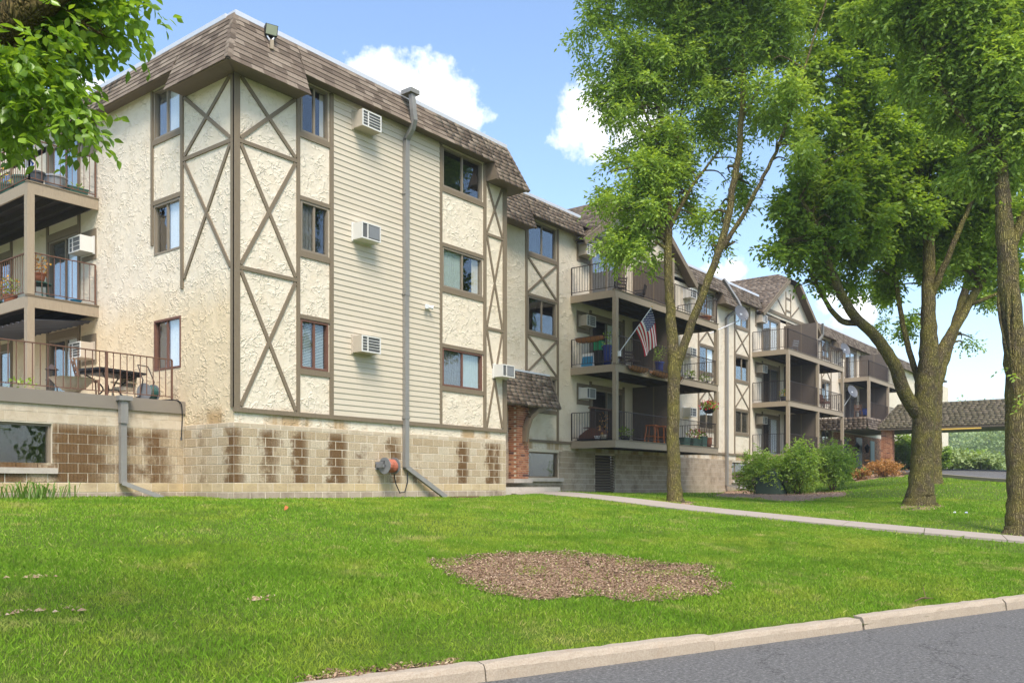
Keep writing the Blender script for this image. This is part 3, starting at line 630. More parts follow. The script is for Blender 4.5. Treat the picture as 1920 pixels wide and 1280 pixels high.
# --- brick pier, entry step and entry hood
bp = part('brick_pier', MB().box(12.03, 12.66, 1.62, 2.4, 1.9, 4.40), 'mortar', B); bk = MB(); z = 1.905; ci = 0
while z < 4.33:
    a = 12.02 - (.105 if ci % 2 else 0)
    while a < 12.66:
        x0, x1 = max(a, 12.02), min(a+.20, 12.67)
        if x1-x0 > .03: bk.box(x0, x1-.01, 1.605, 1.66, z, z+.062)
        a += .21
    for y0 in (1.665, 1.875, 2.085): bk.box(12.015, 12.06, y0+(.1 if ci % 2 else 0), y0+(.1 if ci % 2 else 0)+.2, z, z+.062)
    z += .075; ci += 1
part('bricks', bk, 'brick', bp, 'stuff')
part('entry_step', MB().box(9.4, 12.72, .35, 2.0, 1.2, 1.62), 'concrete', B); part('sill', MB().box(11.7, 12.73, 1.5, 2.0, 1.76, 1.895), 'concrete', B)
part('entry_door', fbox(MB(), FB, 10.2, 11.15, 1.62, 3.75, -.02, .04), 'door_dark', B)
# shingled slopes ------------------------------------------------------------
SH = []       # (matrix, distance)
shm = MB(); shm.hexa([(0,0,.002),(.298,0,.002),(.298,.185,.006),(0,.185,.006),(0,0,.006),(.298,0,.006),(.298,.185,.024),(0,.185,.024)])
shme = shm.mesh('shingle'); STV = []; SHV = np.array(shm.v); SHF = np.array(shm.f)
def slope(o, ax, dn, length, run, own=False, start=lambda v: 0., end=None, tab=.3, exp=.14):
    """shingles on a slope: o top-left corner, ax along, dn down the slope"""
    o, ax, dn = Vector(o), Vector(ax).normalized(), Vector(dn).normalized(); nr = ax.cross(dn).normalized(); v = -.02; r = 0
    view = CAM - o
    if nr.dot(view) < 0: nr = -nr
    while v < run-.06:
        ex = min(exp, run-v); a = start(v) - random.random()*tab; e = end(v) if end else length
        while a < e:
            x0 = max(a, start(v)); x1 = min(a+tab, e)
            if x1-x0 > .05:
                M4 = Matrix.Identity(4); k = (x1-x0)/tab
                for i, q in enumerate((ax*k, dn*((ex+.045)/.185), nr)): M4[0][i], M4[1][i], M4[2][i] = q
                q = o + ax*x0 + dn*(v + random.uniform(-.004,.004)) + nr*.002; M4.translation = q
                (SH if own else STV).append(M4 if not own else (M4, (q-CAM).length))
            a += tab
        v += exp; r += 1
def slat_pt(fr, a, zt, dt, zl, dl, v): pass
def mansard(fr, a0, a1, zl, dl, own=False, hip0=0, hip1=0, side0=False, side1=False, zt=ZT, dt=0., moss=False):
    """one straight mansard strip; hip0/hip1 = 1 makes that end follow a 45 degree hip outwards"""
    p = fr.p; mb = MB(); Ls = math.hypot(zt-zl, dl-dt)
    mb.add([p(a0-hip0*dt,zt,dt), p(a1+hip1*dt,zt,dt), p(a1+hip1*dl,zl,dl), p(a0-hip0*dl,zl,dl)], [(0,1,2,3)])
    mb.add([p(a0-hip0*dl,zl,dl), p(a1+hip1*dl,zl,dl), p(a1,zl,-.02), p(a0,zl,-.02)], [(0,1,2,3)])
    r = part('mansard_roof', mb, 'soffit', B)
    part('drip_edge', fbox(MB(), fr, a0-hip0*dl, a1+hip1*dl, zl-.03, zl+.012, dl-.05, dl-.004), 'trim', B)
    for flag, a in ((side0, a0), (side1, a1)):
        if flag: part('hood_cheek', MB().add([p(a,zt,dt), p(a,zl,dl), p(a,zl,-.02), p(a,zt,-.02)], [(0,1,2,3)]), 'soffit', B)
    o = Vector(p(a0, zt, dt+.012)); dn = Vector(p(a0, zl, dl)) - Vector(p(a0, zt, dt)); ax = Vector(p(1,0)) - Vector(p(0,0)); k = (dl-dt)/Ls
    slope(o, ax, dn, a1-a0, Ls+.03, own, lambda v: -hip0*(dt+max(v,0)*k), lambda v: a1-a0+hip1*(dt+max(v,0)*k))
    return r
DL = .30; DH = .50
mansard(FA, 1.62, 8.40, ZL, DL, True); mansard(FA, 0, 1.62, ZH, DH, True, hip0=1, side1=True); mansard(FA, 8.40, 9.35, ZH, DH, True, hip1=1, side0=True)
mansard(FL, 1.87, 7.0, ZL, DL, True, side1=True); mansard(FL, 0, 1.87, ZH, DH, True, hip0=1, side1=True)
# end return of A (towards +X) 
pe = MB().add([(9.35,0,ZT),(9.35,2,ZT),(9.35+DH,2,ZH),(9.35+DH,-DH,ZH)], [(0,1,2,3)]).add([(9.35,0,ZH),(9.35,2,ZH),(9.35+DH,2,ZH),(9.35+DH,-DH,ZH)], [(0,1,2,3)])
part('mansard_roof', pe, 'soffit', B)
mansard(FB, 9.9, 12.95, ZH, DH, side1=True); mansard(FB, 12.95, 16.3, ZL, DL)
for a0, a1, hood in ((25.2,28.35,0),(28.35,30.45,1),(30.45,33.4,0),(42.5,45.55,0),(45.55,47.3,1),(47.3,72,0)):
    mansard(FB, a0, a1, ZH if hood else ZL, DH if hood else DL, side0=bool(hood), side1=bool(hood))
caps = MB()      # hip caps at the near corner and the right corner
for i in range(9):
    f0, f1 = i/9, (i+1)/9+.04
    for cx_, sx in ((0,-1),(9.35,1)):
        q = [Vector((cx_+sx*DH*f, -DH*f, ZT-(ZT-ZH)*f)) for f in (f0, min(f1, 1.0))]; e = .13; up = Vector((0,0,.035)); of = Vector((sx*.02,-.02,.0))
        for sd_ in (Vector((-sx*e, 0, 0)), Vector((0, e, 0))):
            a, b = q[0]+of, q[1]+of*1.5+up*.4; n0 = Vector((0,0,.012)); caps.hexa([a-n0, a+sd_-n0, b+sd_-n0, b-n0, a+n0, a+sd_+n0, b+sd_+n0, b+n0])
part('hip_caps', caps, 'shingle', B, 'stuff')
for fr, a0, a1 in ((FA,-.0,9.37),(FB,9.4,16.4),(FB,25.0,33.6),(FB,42.3,72)): part('roof_coping', fbox(MB(), fr, a0, a1, ZT-.03, ZT+.075, -.25, .045), 'metal', B)
part('roof_coping', fbox(MB(), FL, .26, 7.02, ZT-.028, ZT+.073, -.25, .045), 'metal', B)
part('flat_roof', MB().box(.1,9.3,.1,16,ZT-.2,ZT-.06), 'underlay', B); part('flat_roof', MB().box(9.35,80,2.1,16,ZT-.2,ZT-.06), 'underlay', B)
# gables over the balcony stacks
def gable(fr, ac, hw=4.65, ze=10.85, zr=13.85, back=9, clip=.82, tim=True):
    p = fr.p; k = (zr-ze)/hw; ov = .45
    zc = ze+(zr-ze)*clip; hc = hw*(1-clip)
    part('gable_wall', MB().add([p(ac-hw+.1,ze-.0,0), p(ac+hw-.1,ze-.0,0), p(ac+hc,zc-.04,0), p(ac-hc,zc-.04,0)], [(0,1,2,3)]), 'stucco', B)
    rf = MB(); bk = -back
    for sg in (-1, 1):
        rf.add([p(ac+sg*hw,ze-.05,ov), p(ac+sg*hc,zc,ov), p(ac,zr,ov-1.0), p(ac,zr,bk), p(ac+sg*hw,ze-.05,bk)], [(0,1,2,3,4)])
    rf.add([p(ac-hc,zc,ov), p(ac+hc,zc,ov), p(ac,zr,ov-1.0)], [(0,1,2)]); g = part('gable_roof', rf, 'underlay', B)
    for sg in (-1, 1):
        part('barge_board', fbeam(MB(), fr, ac+sg*(hw+.05), ze-.13, ac+sg*hc, zc-.09, .24, ov-.05, ov), 'trim', B)
        part('rake_soffit', MB().add([p(ac+sg*hw,ze-.14,ov-.05), p(ac+sg*hc,zc-.1,ov-.05), p(ac+sg*hc,zc-.1,0), p(ac+sg*hw,ze-.14,0)], [(0,1,2,3)]), 'soffit', B)
    if tim:
        zb = 11.25; half = hw*(1-(zb-ze)/(zr-ze))-.1
        board(fr, ac-half, ac+half, zb-.09, zb+.09, d1=.05)
        for u in (-.42, .34): board(fr, ac+u, ac+u+.08, zb+.092, 12.7)
        board(fr, ac-.338, ac+.338, 12.3, 12.4, d1=.03); board(fr, ac-.338, ac+.338, 11.6, 11.7, d1=.03)
        for sg in (-1, 1): brace(fr, ac+sg*.42, zb+.12, ac+sg*1.75, zb+1.0 if False else 12.15, .09); 
    # shingles on the slope that faces the camera side
    lo = Vector(p(ac, zr, ov)); dn = Vector(p(ac-hw, ze-.05, ov)) - lo; ax = Vector(p(ac, zr, ov-1)) - lo; run = dn.length
    cl = run*(1-clip)
    slope(lo, ax, dn, back+ov, run, False, lambda v: max(0., 1.0*(1-max(v,0)/cl)) if v < cl else 0., None)
    zc0 = Vector(p(ac-hc, zc, ov)); up = Vector(p(ac, zr, ov-1.0)) - Vector(p(ac, zc, ov)); ln = up.length
    slope(Vector(p(ac-hc, zr, ov-1.0)), Vector(p(1,0))-Vector(p(0,0)), -up, 2*hc, ln, False, lambda v: hc*(1-max(v,0)/ln), lambda v: hc*(1+max(v,0)/ln))
gable(FB, 20.75); gable(FB, 37.95); gable(FL, 11.6, tim=False)
# balcony stacks
balm = {}
def railing(p0, p1, zt, zb, m='iron', step=.115, posts=True, parent=B, r=.009):
    p0, p1 = Vector(p0), Vector(p1); L = (p1-p0).length; d = (p1-p0)/L; mb = MB(); u = lambda q, z: (q.x, q.y, z)
    mb.bar(u(p0,zt), u(p1,zt), .045, .022); mb.bar(u(p0,zb+.09), u(p1,zb+.09), .028, .018)
    if posts:
        for q in (p0, p1): mb.bar(u(q,zb), u(q,zt-.012), .036)
    o = part('railing', mb, m, parent); key = (round(zt-zb,3), m)
    if key not in balm: balm[key] = MB().tube([(0,0,0),(0,0,zt-zb-.11)], r, 5).mesh('baluster')
    n = int(L/step)
    for i in range(1, n):
        b = link('baluster', balm[key], m, o); q = p0+d*(L*i/n); b.location = (q.x, q.y, zb+.095)
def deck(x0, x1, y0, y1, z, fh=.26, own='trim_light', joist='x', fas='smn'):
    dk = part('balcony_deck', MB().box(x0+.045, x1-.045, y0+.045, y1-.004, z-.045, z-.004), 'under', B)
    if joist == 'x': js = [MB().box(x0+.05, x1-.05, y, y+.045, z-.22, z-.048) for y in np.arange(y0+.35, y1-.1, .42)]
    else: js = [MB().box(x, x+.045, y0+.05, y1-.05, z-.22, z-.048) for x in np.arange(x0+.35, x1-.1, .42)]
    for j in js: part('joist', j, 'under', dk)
    return dk
for bi, (a, b) in enumerate(BALC):
    y0, y1 = .06, 1.995
    for k, zf in enumerate((3.30, 6.02, 8.68)):
        if bi == 2 and k == 0: continue
        dk = deck(a, b, y0, y1, zf)
        part('fascia_board', MB().box(a, b, y0, y0+.043, zf-.26, zf), 'trim_light', dk)
        part('fascia_board', MB().box(a, a+.043, y0+.045, y1, zf-.26, zf), 'trim_light', dk); part('fascia_board', MB().box(b-.043, b, y0+.045, y1, zf-.26, zf), 'trim_light', dk)
        part('edge_board', MB().box(a-.02, b+.02, y0-.02, y0+.12, zf+.002, zf+.03), 'trim', dk)
        rt = zf+1.05; m = a+4.55
        railing((a+.05,y1-.02,0), (a+.05,y0+.05,0), rt, zf+.03); railing((a+.05,y0+.05,0), (m-.06,y0+.05,0), rt, zf+.03)
        railing((m+.1,y0+.05,0), (b-.06,y0+.05,0), rt, zf+.03); railing((b-.05,y0+.05,0), (b-.05,y1-.02,0), rt, zf+.03)
        dv_ = part('privacy_screen', MB().box(m, m+.05, y0+.1, y1-.01, zf+.03, zf+(2.02 if k == 2 else 2.4)), 'divider', B)
        part('trim_strip', MB().box(m-.012, m+.062, y0+.05, y0+.098, zf+.03, zf+(2.06 if k == 2 else 2.4)), 'trim_light', dv_)
        part('trim_strip', MB().box(m-.012, m-.002, .98, 1.04, zf+.05, zf+(2.0 if k == 2 else 2.38)), 'trim', dv_)
    zt = 8.68-.262; zb0 = 3.30 if bi < 2 else 6.02
    for u in ((a+.0, a+.17), (a+4.5, a+4.64), (b-.17, b)):
        if bi == 0 and u[0] == a+4.5: continue
        for z0, z1 in ((zb0+.003, 6.02-.263), (6.023, zt)):
            if z1 > z0: part('post', MB().box(u[0]+.003, u[1]-.003, y0-.03, y0+.13, z0, z1), 'trim_light', B)
# left balcony stack and terrace railing
for k, zf in enumerate((6.22, 8.95)):
    x0, x1, y0, y1 = -1.72, -.005, 5.84, 14.4
    dk = deck(x0, x1, y0, y1, zf, joist='y')
    part('fascia_board', MB().box(x0, x1, y0, y0+.043, zf-.27, zf), 'trim_light', dk); part('fascia_board', MB().box(x0, x0+.043, y0+.045, y1, zf-.27, zf), 'trim_light', dk)
    part('edge_board', MB().box(x0-.02, x1, y0-.02, y0+.1, zf+.002, zf+.03), 'trim', dk)
    railing((x0+.06,y0+.06,0), (-.06,y0+.06,0), zf+1.06, zf+.03, 'rust', .145); railing((x0+.06,y0+.06,0), (x0+.06,y1-.1,0), zf+1.06, zf+.03, 'rust', .125)
    part('post', MB().box(x0-.02, x0+.15, y0-.02, y0+.15, 3.57 if k == 0 else 6.26, zf-.272), 'trim_light', B)
    part('post', MB().box(x0-.02, x0+.15, 10.1, 10.27, 3.57 if k == 0 else 6.26, zf-.272), 'trim_light', B)
# corrugated roof sheet hung below the lower left deck
cs = MB(); n = 60
for i in range(n+1):
    y = 5.95 + 4.6*i/n; z = 5.78 + .03*math.sin(i*1.6)
    cs.v += [(-1.66, y, z-.12), (-.1, y, z+.06)]
    if i: a = 2*i; cs.f.append((a-2, a-1, a+1, a))
part('corrugated_sheet', cs, 'dark_grey', B)
railing((-8.9,2.02,0), (-4.15,2.02,0), 4.50, 3.57, 'rust', .145, True, r=.011); railing((-4.15,2.02,0), (-.25,2.02,0), 4.50, 3.57, 'rust', .145, True, r=.011)
for x in (-1.75,): part('railing_post', MB().box(x-.025, x+.025, 2.0, 2.045, 3.57, 4.49), 'rust', B)
# downspouts
def downspout(pts, w=.115, dd=.085, extra=True):
    mb = MB()
    for i in range(len(pts)-1):
        a, b = Vector(pts[i]), Vector(pts[i+1]); d = (b-a).normalized(); up = (0,-1,0) if abs(d.z) > .5 else (0,0,1)
        mb.bar(a-d*.012, b+d*.012, w if True else dd, dd, up=up)
    o = part('downspout', mb, 'downs', B); return o
ds = downspout([(5.02,-.36,11.68),(5.02,-.40,11.3),(5.06,-.40,11.05)], .14, .11)
downspout([(5.06,-.40,11.05),(5.08,-.30,10.85),(5.08,-.10,10.62),(5.08,-.09,10.3)], .135, .11); downspout([(5.08,-.088,10.3),(5.08,-.088,6.6)], .15, .11); downspout([(5.08,-.082,6.6),(5.08,-.082,2.15)], .142, .105)
downspout([(5.08,-.082,2.15),(6.42,-.24,1.36)], .12, .085)
part('rain_head', MB().box(4.88,5.2,-.46,-.1,11.72,11.83), 'downs', B)
for z in (3.4, 6.6, 9.2): part('strap', MB().box(4.985,5.175,-.142,-.0,z,z+.04), 'downs', B)
downspout([(-1.5,1.80,3.50),(-1.5,1.80,3.0)], .16, .12); downspout([(-1.5,1.82,3.0),(-1.5,1.82,1.72)], .13, .1); downspout([(-1.5,1.82,1.72),(-.78,1.5,1.40)], .12, .09)
part('rain_head', MB().box(-1.63,-1.34,1.70,1.868,3.47,3.57), 'downs', B)
downspout([(29.0,1.9,11.8),(29.75,1.56,10.9),(29.95,1.42,10.5),(29.6,1.86,10.1),(29.4,1.91,9.9)], .14, .12); downspout([(29.4,1.91,9.95),(29.4,1.91,1.7)], .15, .12); downspout([(29.4,1.91,1.7),(29.9,.8,1.45)], .12, .1)
downspout([(42.1,1.4,11.5),(42.4,1.5,10.9),(42.2,1.7,10.4),(42.2,1.93,9.9),(42.2,1.93,2.5)], .13, .12)
# entry hood
eh = MB().add([(9.4,1.68,5.5),(13.9,1.68,5.5),(13.9,1.18,4.36),(9.4,1.18,4.36)], [(0,1,2,3)]).add([(9.4,1.18,4.36),(13.9,1.18,4.36),(13.9,2,4.36),(9.4,2,4.36)], [(0,1,2,3)]).add([(13.9,1.68,5.5),(13.9,1.18,4.36),(13.9,1.995,4.36),(13.9,1.995,5.5)], [(0,1,2,3)])
ehp = part('entry_hood', eh, 'soffit', B); part('flashing', MB().box(9.4,13.92,1.62,1.995,5.5,5.56), 'metal', ehp); part('drip_edge', MB().box(9.4,13.92,1.17,1.22,4.30,4.37), 'trim', ehp)
slope((9.4,1.66,5.5), (1,0,0), (0,-.5,-1.14), 4.5, 1.25)
part('drip_edge', MB().hexa([(13.9,1.14,4.34),(13.95,1.14,4.34),(13.95,1.2,4.34),(13.9,1.2,4.34),(13.9,1.64,5.54),(13.95,1.64,5.54),(13.95,1.7,5.54),(13.9,1.7,5.54)]), 'trim', ehp)
br = MB(); pts = [(12.35,1.58,3.15),(12.36,1.52,3.55),(12.45,1.42,3.95),(12.7,1.33,4.2),(13.1,1.28,4.30)]; 
for i in range(4): br.bar(pts[i], pts[i+1], .14, .24-.02*i, up=(0,1,0))
part('bracket', br, 'trim', ehp)
# brick entrance wall far right
wb = part('brick_wall', fbox(MB(), FB, 46.0, 62, 2.0, 5.2, -.1, .03), 'mortar', B); bk = MB(); z = 2.2; ci = 0
while z < 5.15:
    for a in np.arange(46.0-(.11 if ci % 2 else 0), 62, .215): fbox(bk, FB, a+.004, a+.205, z, z+.064, .0, .04)
    z += .076; ci += 1
part('bricks', bk, 'brick', wb, 'stuff')
for (a, b, z0, z1, mm) in ((50.6,52.0,2.9,5.0,'door_dark'),(54.0,55.0,3.4,4.9,'blind'),(48.0,49.0,3.2,4.9,'dark_grey')): part('entrance_door' if mm == 'door_dark' else 'window', fbox(MB(), FB, a, b, z0, z1, .04, .08), mm, B)
# finish shingles: the 300 nearest are single parts, the rest one part
SH.sort(key=lambda q: q[1])
for M4, _ in SH[:298]:
    o = link('shingle', shme, 'shingle', B); o.matrix_basis = M4
STV += [q[0] for q in SH[298:]]
mats = np.array([[list(r) for r in q] for q in STV]); hv = np.c_[SHV, np.ones(8)]
V = np.einsum('nij,kj->nki', mats, hv)[:, :, :3].reshape(-1, 3); Fc = (SHF[None] + (np.arange(len(mats))*8)[:, None, None]).reshape(-1, 4)
numesh('shingles', V, Fc, 4, 'shingle', B, 'stuff')
for k, mb in EXTRA.items(): part('blocks', mb, k, B, 'stuff')
# ------------------------------------------------------------------ porte-cochere at the main entrance
PC = thing('entrance_canopy', 'wide shingled drive-through canopy on a brick pillar at the main entrance', 'canopy', (45.3,-1.5,2.5), off=True)
X0, X1, Y0, Y1, ZB, ZP = 45.0, 53.0, -14.0, -.9, 5.26, 6.68
cr = MB().add([(X0,Y0,ZB),(X0,Y1,ZB),(X0+1.0,Y1-1.0,ZP),(X0+1.0,Y0,ZP)], [(0,1,2,3)]).add([(X0,Y1,ZB),(X1,Y1,ZB),(X1-1,Y1-1.0,ZP),(X0+1,Y1-1.0,ZP)], [(0,1,2,3)])
cr.add([(X0+1,Y0,ZP),(X0+1,Y1-1,ZP),(X1-1,Y1-1,ZP),(X1-1,Y0,ZP)], [(0,1,2,3)]).add([(X1,Y0,ZB),(X1,Y1,ZB),(X1-1,Y1-1.0,ZP),(X1-1,Y0,ZP)], [(0,1,2,3)]).add([(X0,Y0,ZB),(X1,Y0,ZB),(X1-1,Y0,ZP),(X0+1,Y0,ZP)], [(0,1,2,3)])
crp = part('roof', cr, 'underlay', PC)
part('ceiling', MB().box(X0+.05,X1-.05,Y0+.05,Y1-.05,ZB-.02,ZB+.02), 'porch_ceiling', PC); part('fascia', MB().box(X0-.02,X0+.04,Y0,Y1,ZB-.2,ZB-.021), 'trim', PC)
k0 = len(STV); STV2 = STV; STV = []
dn = Vector((-1.0,0,ZB-ZP)); Ln = dn.length
slope((X0+1.0,Y0,ZP), (0,1,0), dn, Y1-1.0-Y0, Ln+.05, False, lambda v: 0., lambda v: Y1-1.0-Y0+max(v,0)/Ln)
dn2 = Vector((0,1.0,ZB-ZP)); 
mats = np.array([[list(r) for r in q] for q in STV]); V = np.einsum('nij,kj->nki', mats, hv)[:, :, :3].reshape(-1, 3)
numesh('shingles', V, (SHF[None] + (np.arange(len(mats))*8)[:, None, None]).reshape(-1, 4), 4, 'shingle_moss', PC, 'stuff')
def brick_column(x, y, z0, z1, w=.62):
    c = part('pillar', MB().box(x+.01,x+w-.01,y+.01,y+w-.01,z0,z1), 'mortar', PC); bk = MB(); z = z0; ci = 0
    while z < z1-.05:
        o = .1 if ci % 2 else 0
        for k in range(-1, 3):
            a0, a1 = max(0, k*.21+o), min(w, k*.21+o+.2)
            if a1-a0 > .03: bk.box(x-.004, x+.06, y+a0, y+a1, z, z+.064).box(x+a0, x+a1, y-.004, y+.06, z, z+.064)
        z += .076; ci += 1
    part('bricks', bk, 'brick', c, 'stuff')
brick_column(45.25, -1.75, 2.2, ZB-.02); brick_column(45.25, -13.6, 1.5, ZB-.02); brick_column(52.2, -13.6, 1.5, ZB-.02)
# low roof skirt joining the canopy and the building
sk = part('link_roof', MB().box(43.0,X1,-.88,1.9,ZB,5.75), 'underlay', PC); part('link_ceiling', MB().box(43.0,X1,-.9,1.9,ZB-.03,ZB-.002), 'porch_ceiling', PC)
STV = []; slope((43,-.9,5.78), (1,0,0), (0,-.12,-.7), 3.0, .72); slope((42.98,-.9,5.78), (0,1,0), (-.1,0,-.7), 2.8, .72)
mats = np.array([[list(r) for r in q] for q in STV]); V = np.einsum('nij,kj->nki', mats, hv)[:, :, :3].reshape(-1, 3)
numesh('shingles', V, (SHF[None] + (np.arange(len(mats))*8)[:, None, None]).reshape(-1, 4), 4, 'shingle', PC, 'stuff')
cb = thing('clearance_bar', 'yellow clearance bar hanging under the edge of the drive-through canopy', 'clearance bar', (44.9,-5.6,4.98))
part('bar', MB().tube([(0,-1.1,0),(0,1.1,0)], .05, 8), 'yellow_bar', cb); part('chain', MB().tube([(0,-1.0,.04),(0,-1.0,.3)], .012, 5), 'iron', cb); part('chain', MB().tube([(0,1.0,.04),(0,1.0,.3)], .012, 5), 'iron', cb)
for i, (x, lab) in enumerate(((50.3,'left of the dark entrance door'),(52.6,'right of the dark entrance door'))):
    lt = thing('wall_lantern', 'black hanging carriage lantern on brick wall '+lab, 'lantern', (x,1.75,4.3), group='entrance lanterns')
    part('cage', MB().lathe([(.09,-.3),(.17,.05),(.2,.08),(.06,.25),(.02,.32)], 6), 'black', lt); part('arm', MB().tube([(0,0,.32),(0,.12,.42),(0,.2,.3)], .018, 6), 'black', lt)
part_ = thing('rooftop_unit', 'grey boxy rooftop unit standing above the far mansard roof', 'rooftop unit', (47.5,5.0,11.69))
part('housing', MB().box(-1.0,1.0,-.7,.7,0,1.35), 'grey_plastic', part_); part('cap', MB().box(-1.05,1.05,-.75,.75,1.352,1.42), 'dark_grey', part_)

# driveway with its kerb
da, db = at(1740,891,44.5), at(1925,907,35.2); dd_ = Vector((db.x-da.x, db.y-da.y)).normalized(); dn_ = Vector((-dd_.y, dd_.x))
if dn_.dot(Vector((da.x-CAM.x, da.y-CAM.y))) < 0: dn_ = -dn_
DRV = []
us, vs = np.linspace(-10, 45, 80), np.linspace(0, 15, 24); U_, V_ = np.meshgrid(us, vs, indexing='ij'); DX = da.x+dd_.x*U_+dn_.x*V_; DY = da.y+dd_.y*U_+dn_.y*V_
DZ = hts(DX, DY)+.05; i = np.arange(79*24).reshape(79,24)[:, :-1].ravel(); numesh('driveway', np.c_[DX.ravel(), DY.ravel(), DZ.ravel()], np.c_[i, i+24, i+25, i+1], 4, 'asphalt', None, 'structure')
kb = MB()
for i in range(79):
    q = [Vector((DX[i+k,0], DY[i+k,0])) for k in (0,1)]; z = [DZ[i+k,0] for k in (0,1)]; w_ = dn_*.16
    kb.hexa([(*(q[0]-w_),z[0]-.15),(*(q[1]-w_),z[1]-.15),(*q[1],z[1]-.15),(*q[0],z[0]-.15),(*(q[0]-w_),z[0]+.12),(*(q[1]-w_),z[1]+.12),(*q[1],z[1]+.12),(*q[0],z[0]+.12)])
part('driveway_kerb', kb, 'kerb', None, 'structure')

# ------------------------------------------------------------------ wall fittings
def ac(loc, rz, label, m='ac_white', style=0, w=.62, hgt=.40):
    """through-wall unit; local -Y is outwards"""
    t = thing('air_conditioner', label, 'air conditioner', loc, rz, 'through-wall air conditioners'); dp = .36
    part('casing', MB().box(-w/2,w/2,-dp,0,0,hgt), m, t)
    part('grille', MB().box(-w/2+.03,w/2-.03,-dp-.004,-dp-.001,.03,hgt-.03), 'ac_grille', t)
    fr_ = MB(); y0, y1 = -dp-.022, -dp-.001
    fr_.box(-w/2,w/2,y0,y1,0,.03).box(-w/2,w/2,y0,y1,hgt-.03,hgt).box(-w/2,-w/2+.03,y0,y1,.03,hgt-.03).box(w/2-.03,w/2,y0,y1,.03,hgt-.03)
    s = -w/2+.18
    fr_.box(s,s+.03,y0,y1,.03,hgt-.03); part('front_frame', fr_, 'ac_white', t)
    n = 5 if style == 0 else 3
    if style < 2:
        for k in range(1, n): part('slat', MB().box(-w/2+.03,w/2-.03,y0+.004,y1,.03+(hgt-.06)*k/n-.006,.03+(hgt-.06)*k/n+.006), 'ac_white', t)
    else: part('front_panel', MB().box(s+.05,w/2-.05,y0-.004,y1,.05,hgt-.05), 'grey_plastic', t)
    part('sleeve', MB().box(-w/2-.03,w/2+.03,-.05,-.002,-.03,hgt+.03), m, t); return t
ac((3.62,0,10.36),0,'beige air conditioner high on lap siding just under the roof edge','ac_beige',0)
ac((3.60,0,7.64),0,'white air conditioner half way up the lap siding wall','ac_white',2)
ac((3.60,0,4.90),0,'beige air conditioner low on lap siding beside the window with blinds','ac_beige',0)
ac((9.02,0,4.84),0,'white air conditioner over the narrow braced panel above the entry hood','ac_white',2,.58,.36)
ac((0,6.34,7.62),R_(-90),'white air conditioner above the middle left balcony railing','ac_white',1)
ac((0,6.34,4.92),R_(-90),'beige air conditioner over the left terrace behind the patio table','ac_beige',0)
for bi, (a, b) in enumerate(BALC[:2]):
    for k, (zf, fl) in enumerate(((3.30,'lowest'),(6.02,'middle'),(8.68,'top'))):
        ac((a+.86,2.0,zf+1.64),0,f'air conditioner left of the sliding door on the {fl} balcony of the ' + ('near gabled stack' if bi == 0 else 'far gabled stack'), 'ac_white' if (k == 0 and bi == 0) else 'ac_beige', 2 if (k == 0 and bi == 0) else 0)
        if bi == 0: ac((a+8.95+.45,2.0,zf+1.5),0,f'air conditioner right of the near gabled balconies, {fl} storey', 'ac_white', 1)
def dish(loc, rz, label, arm):
    t = thing('satellite_dish', label, 'satellite dish', loc, rz, 'satellite dishes'); mb = MB(); n = 20; R = .36
    rings = [(0,.06),(.4,.05),(.75,.022),(1,-.02)]
    for r, d in rings:
        for k in range(n): a = 2*math.pi*k/n; mb.v.append((R*r*math.cos(a), d-.08, R*1.08*r*math.sin(a)))
    for i in range(3):
        for k in range(n): a = i*n+k; b = i*n+(k+1) % n; mb.f.append((a,b,b+n,a+n))
    o = part('reflector', mb, 'dish', t, smooth=True); o.rotation_euler = (R_(-22),0,0)
    part('feed_arm', MB().tube([(0,-.02,-.33),(0,-.42,-.36)], .014, 6), 'pole', t); part('feed_horn', MB().tube([(0,-.46,-.36),(0,-.36,-.28)], .035, 8), 'grey_plastic', t)
    part('mast', MB().tube([(0,.04,-.04),(0,.1,-.28),arm], .022, 8), 'pole', t); part('bracket', MB().box(-.06,.06,-.05,.05,-.1,.02), 'pole', t)
dish((26.0,-.25,9.36),R_(-28),'grey satellite dish on the right end of the near top balcony',(-1.5,.25,-.95))
dish(tuple(at(1583,655,52)),R_(-25),'grey satellite dish behind the far top balcony railing',(-.3,.5,-.8))
dish((42.1,-.3,7.25),R_(-28),'grey satellite dish on the right end of the far middle balcony',(-.4,.3,-.95))
FLS = .8
fl = thing('floodlight', 'dark floodlight on a bracket at the roof edge near the building corner', 'floodlight', (.80,-.15,11.36), R_(-20))
part('housing', MB().hexa([(-.17,-.10,.20),(.17,-.10,.20),(.14,.14,.24),(-.14,.14,.24),(-.17,-.20,.46),(.17,-.20,.46),(.14,.06,.50),(-.14,.06,.50)]), 'black', fl)
part('lens', MB().hexa([(-.15,-.118,.22),(.15,-.118,.22),(.15,-.104,.22),(-.15,-.104,.22),(-.15,-.215,.44),(.15,-.215,.44),(.15,-.2,.44),(-.15,-.2,.44)]), 'lens', fl)
part('bracket', MB().tube([(-.1,-.05,.2),(0,-.1,.02),(.02,-.12,-.1)], .025, 6).tube([(.1,-.05,.2),(0,-.1,.02)], .025, 6), 'pole', fl); part('mounting_board', MB().box(-.05,.05,-.20,-.13,-.2,.05), 'trim_light', fl); fl.scale = (FLS,)*3
sl2 = thing('security_light', 'small white twin security light on the lap siding right of the downspout', 'security light', (5.9,-.03,6.44))
part('base', MB().box(-.06,.06,-.04,.0,-.06,.06), 'white', sl2)
for s in (-1,1): part('lamp_head', MB().tube([(s*.03,-.05,.0),(s*.12,-.14,-.03)], [.035,.06], 8), 'white', sl2)
hr = thing('hose_reel', 'wall mounted grey hose reel with coiled orange hose on the block plinth', 'hose reel', (4.3,-.02,2.16))
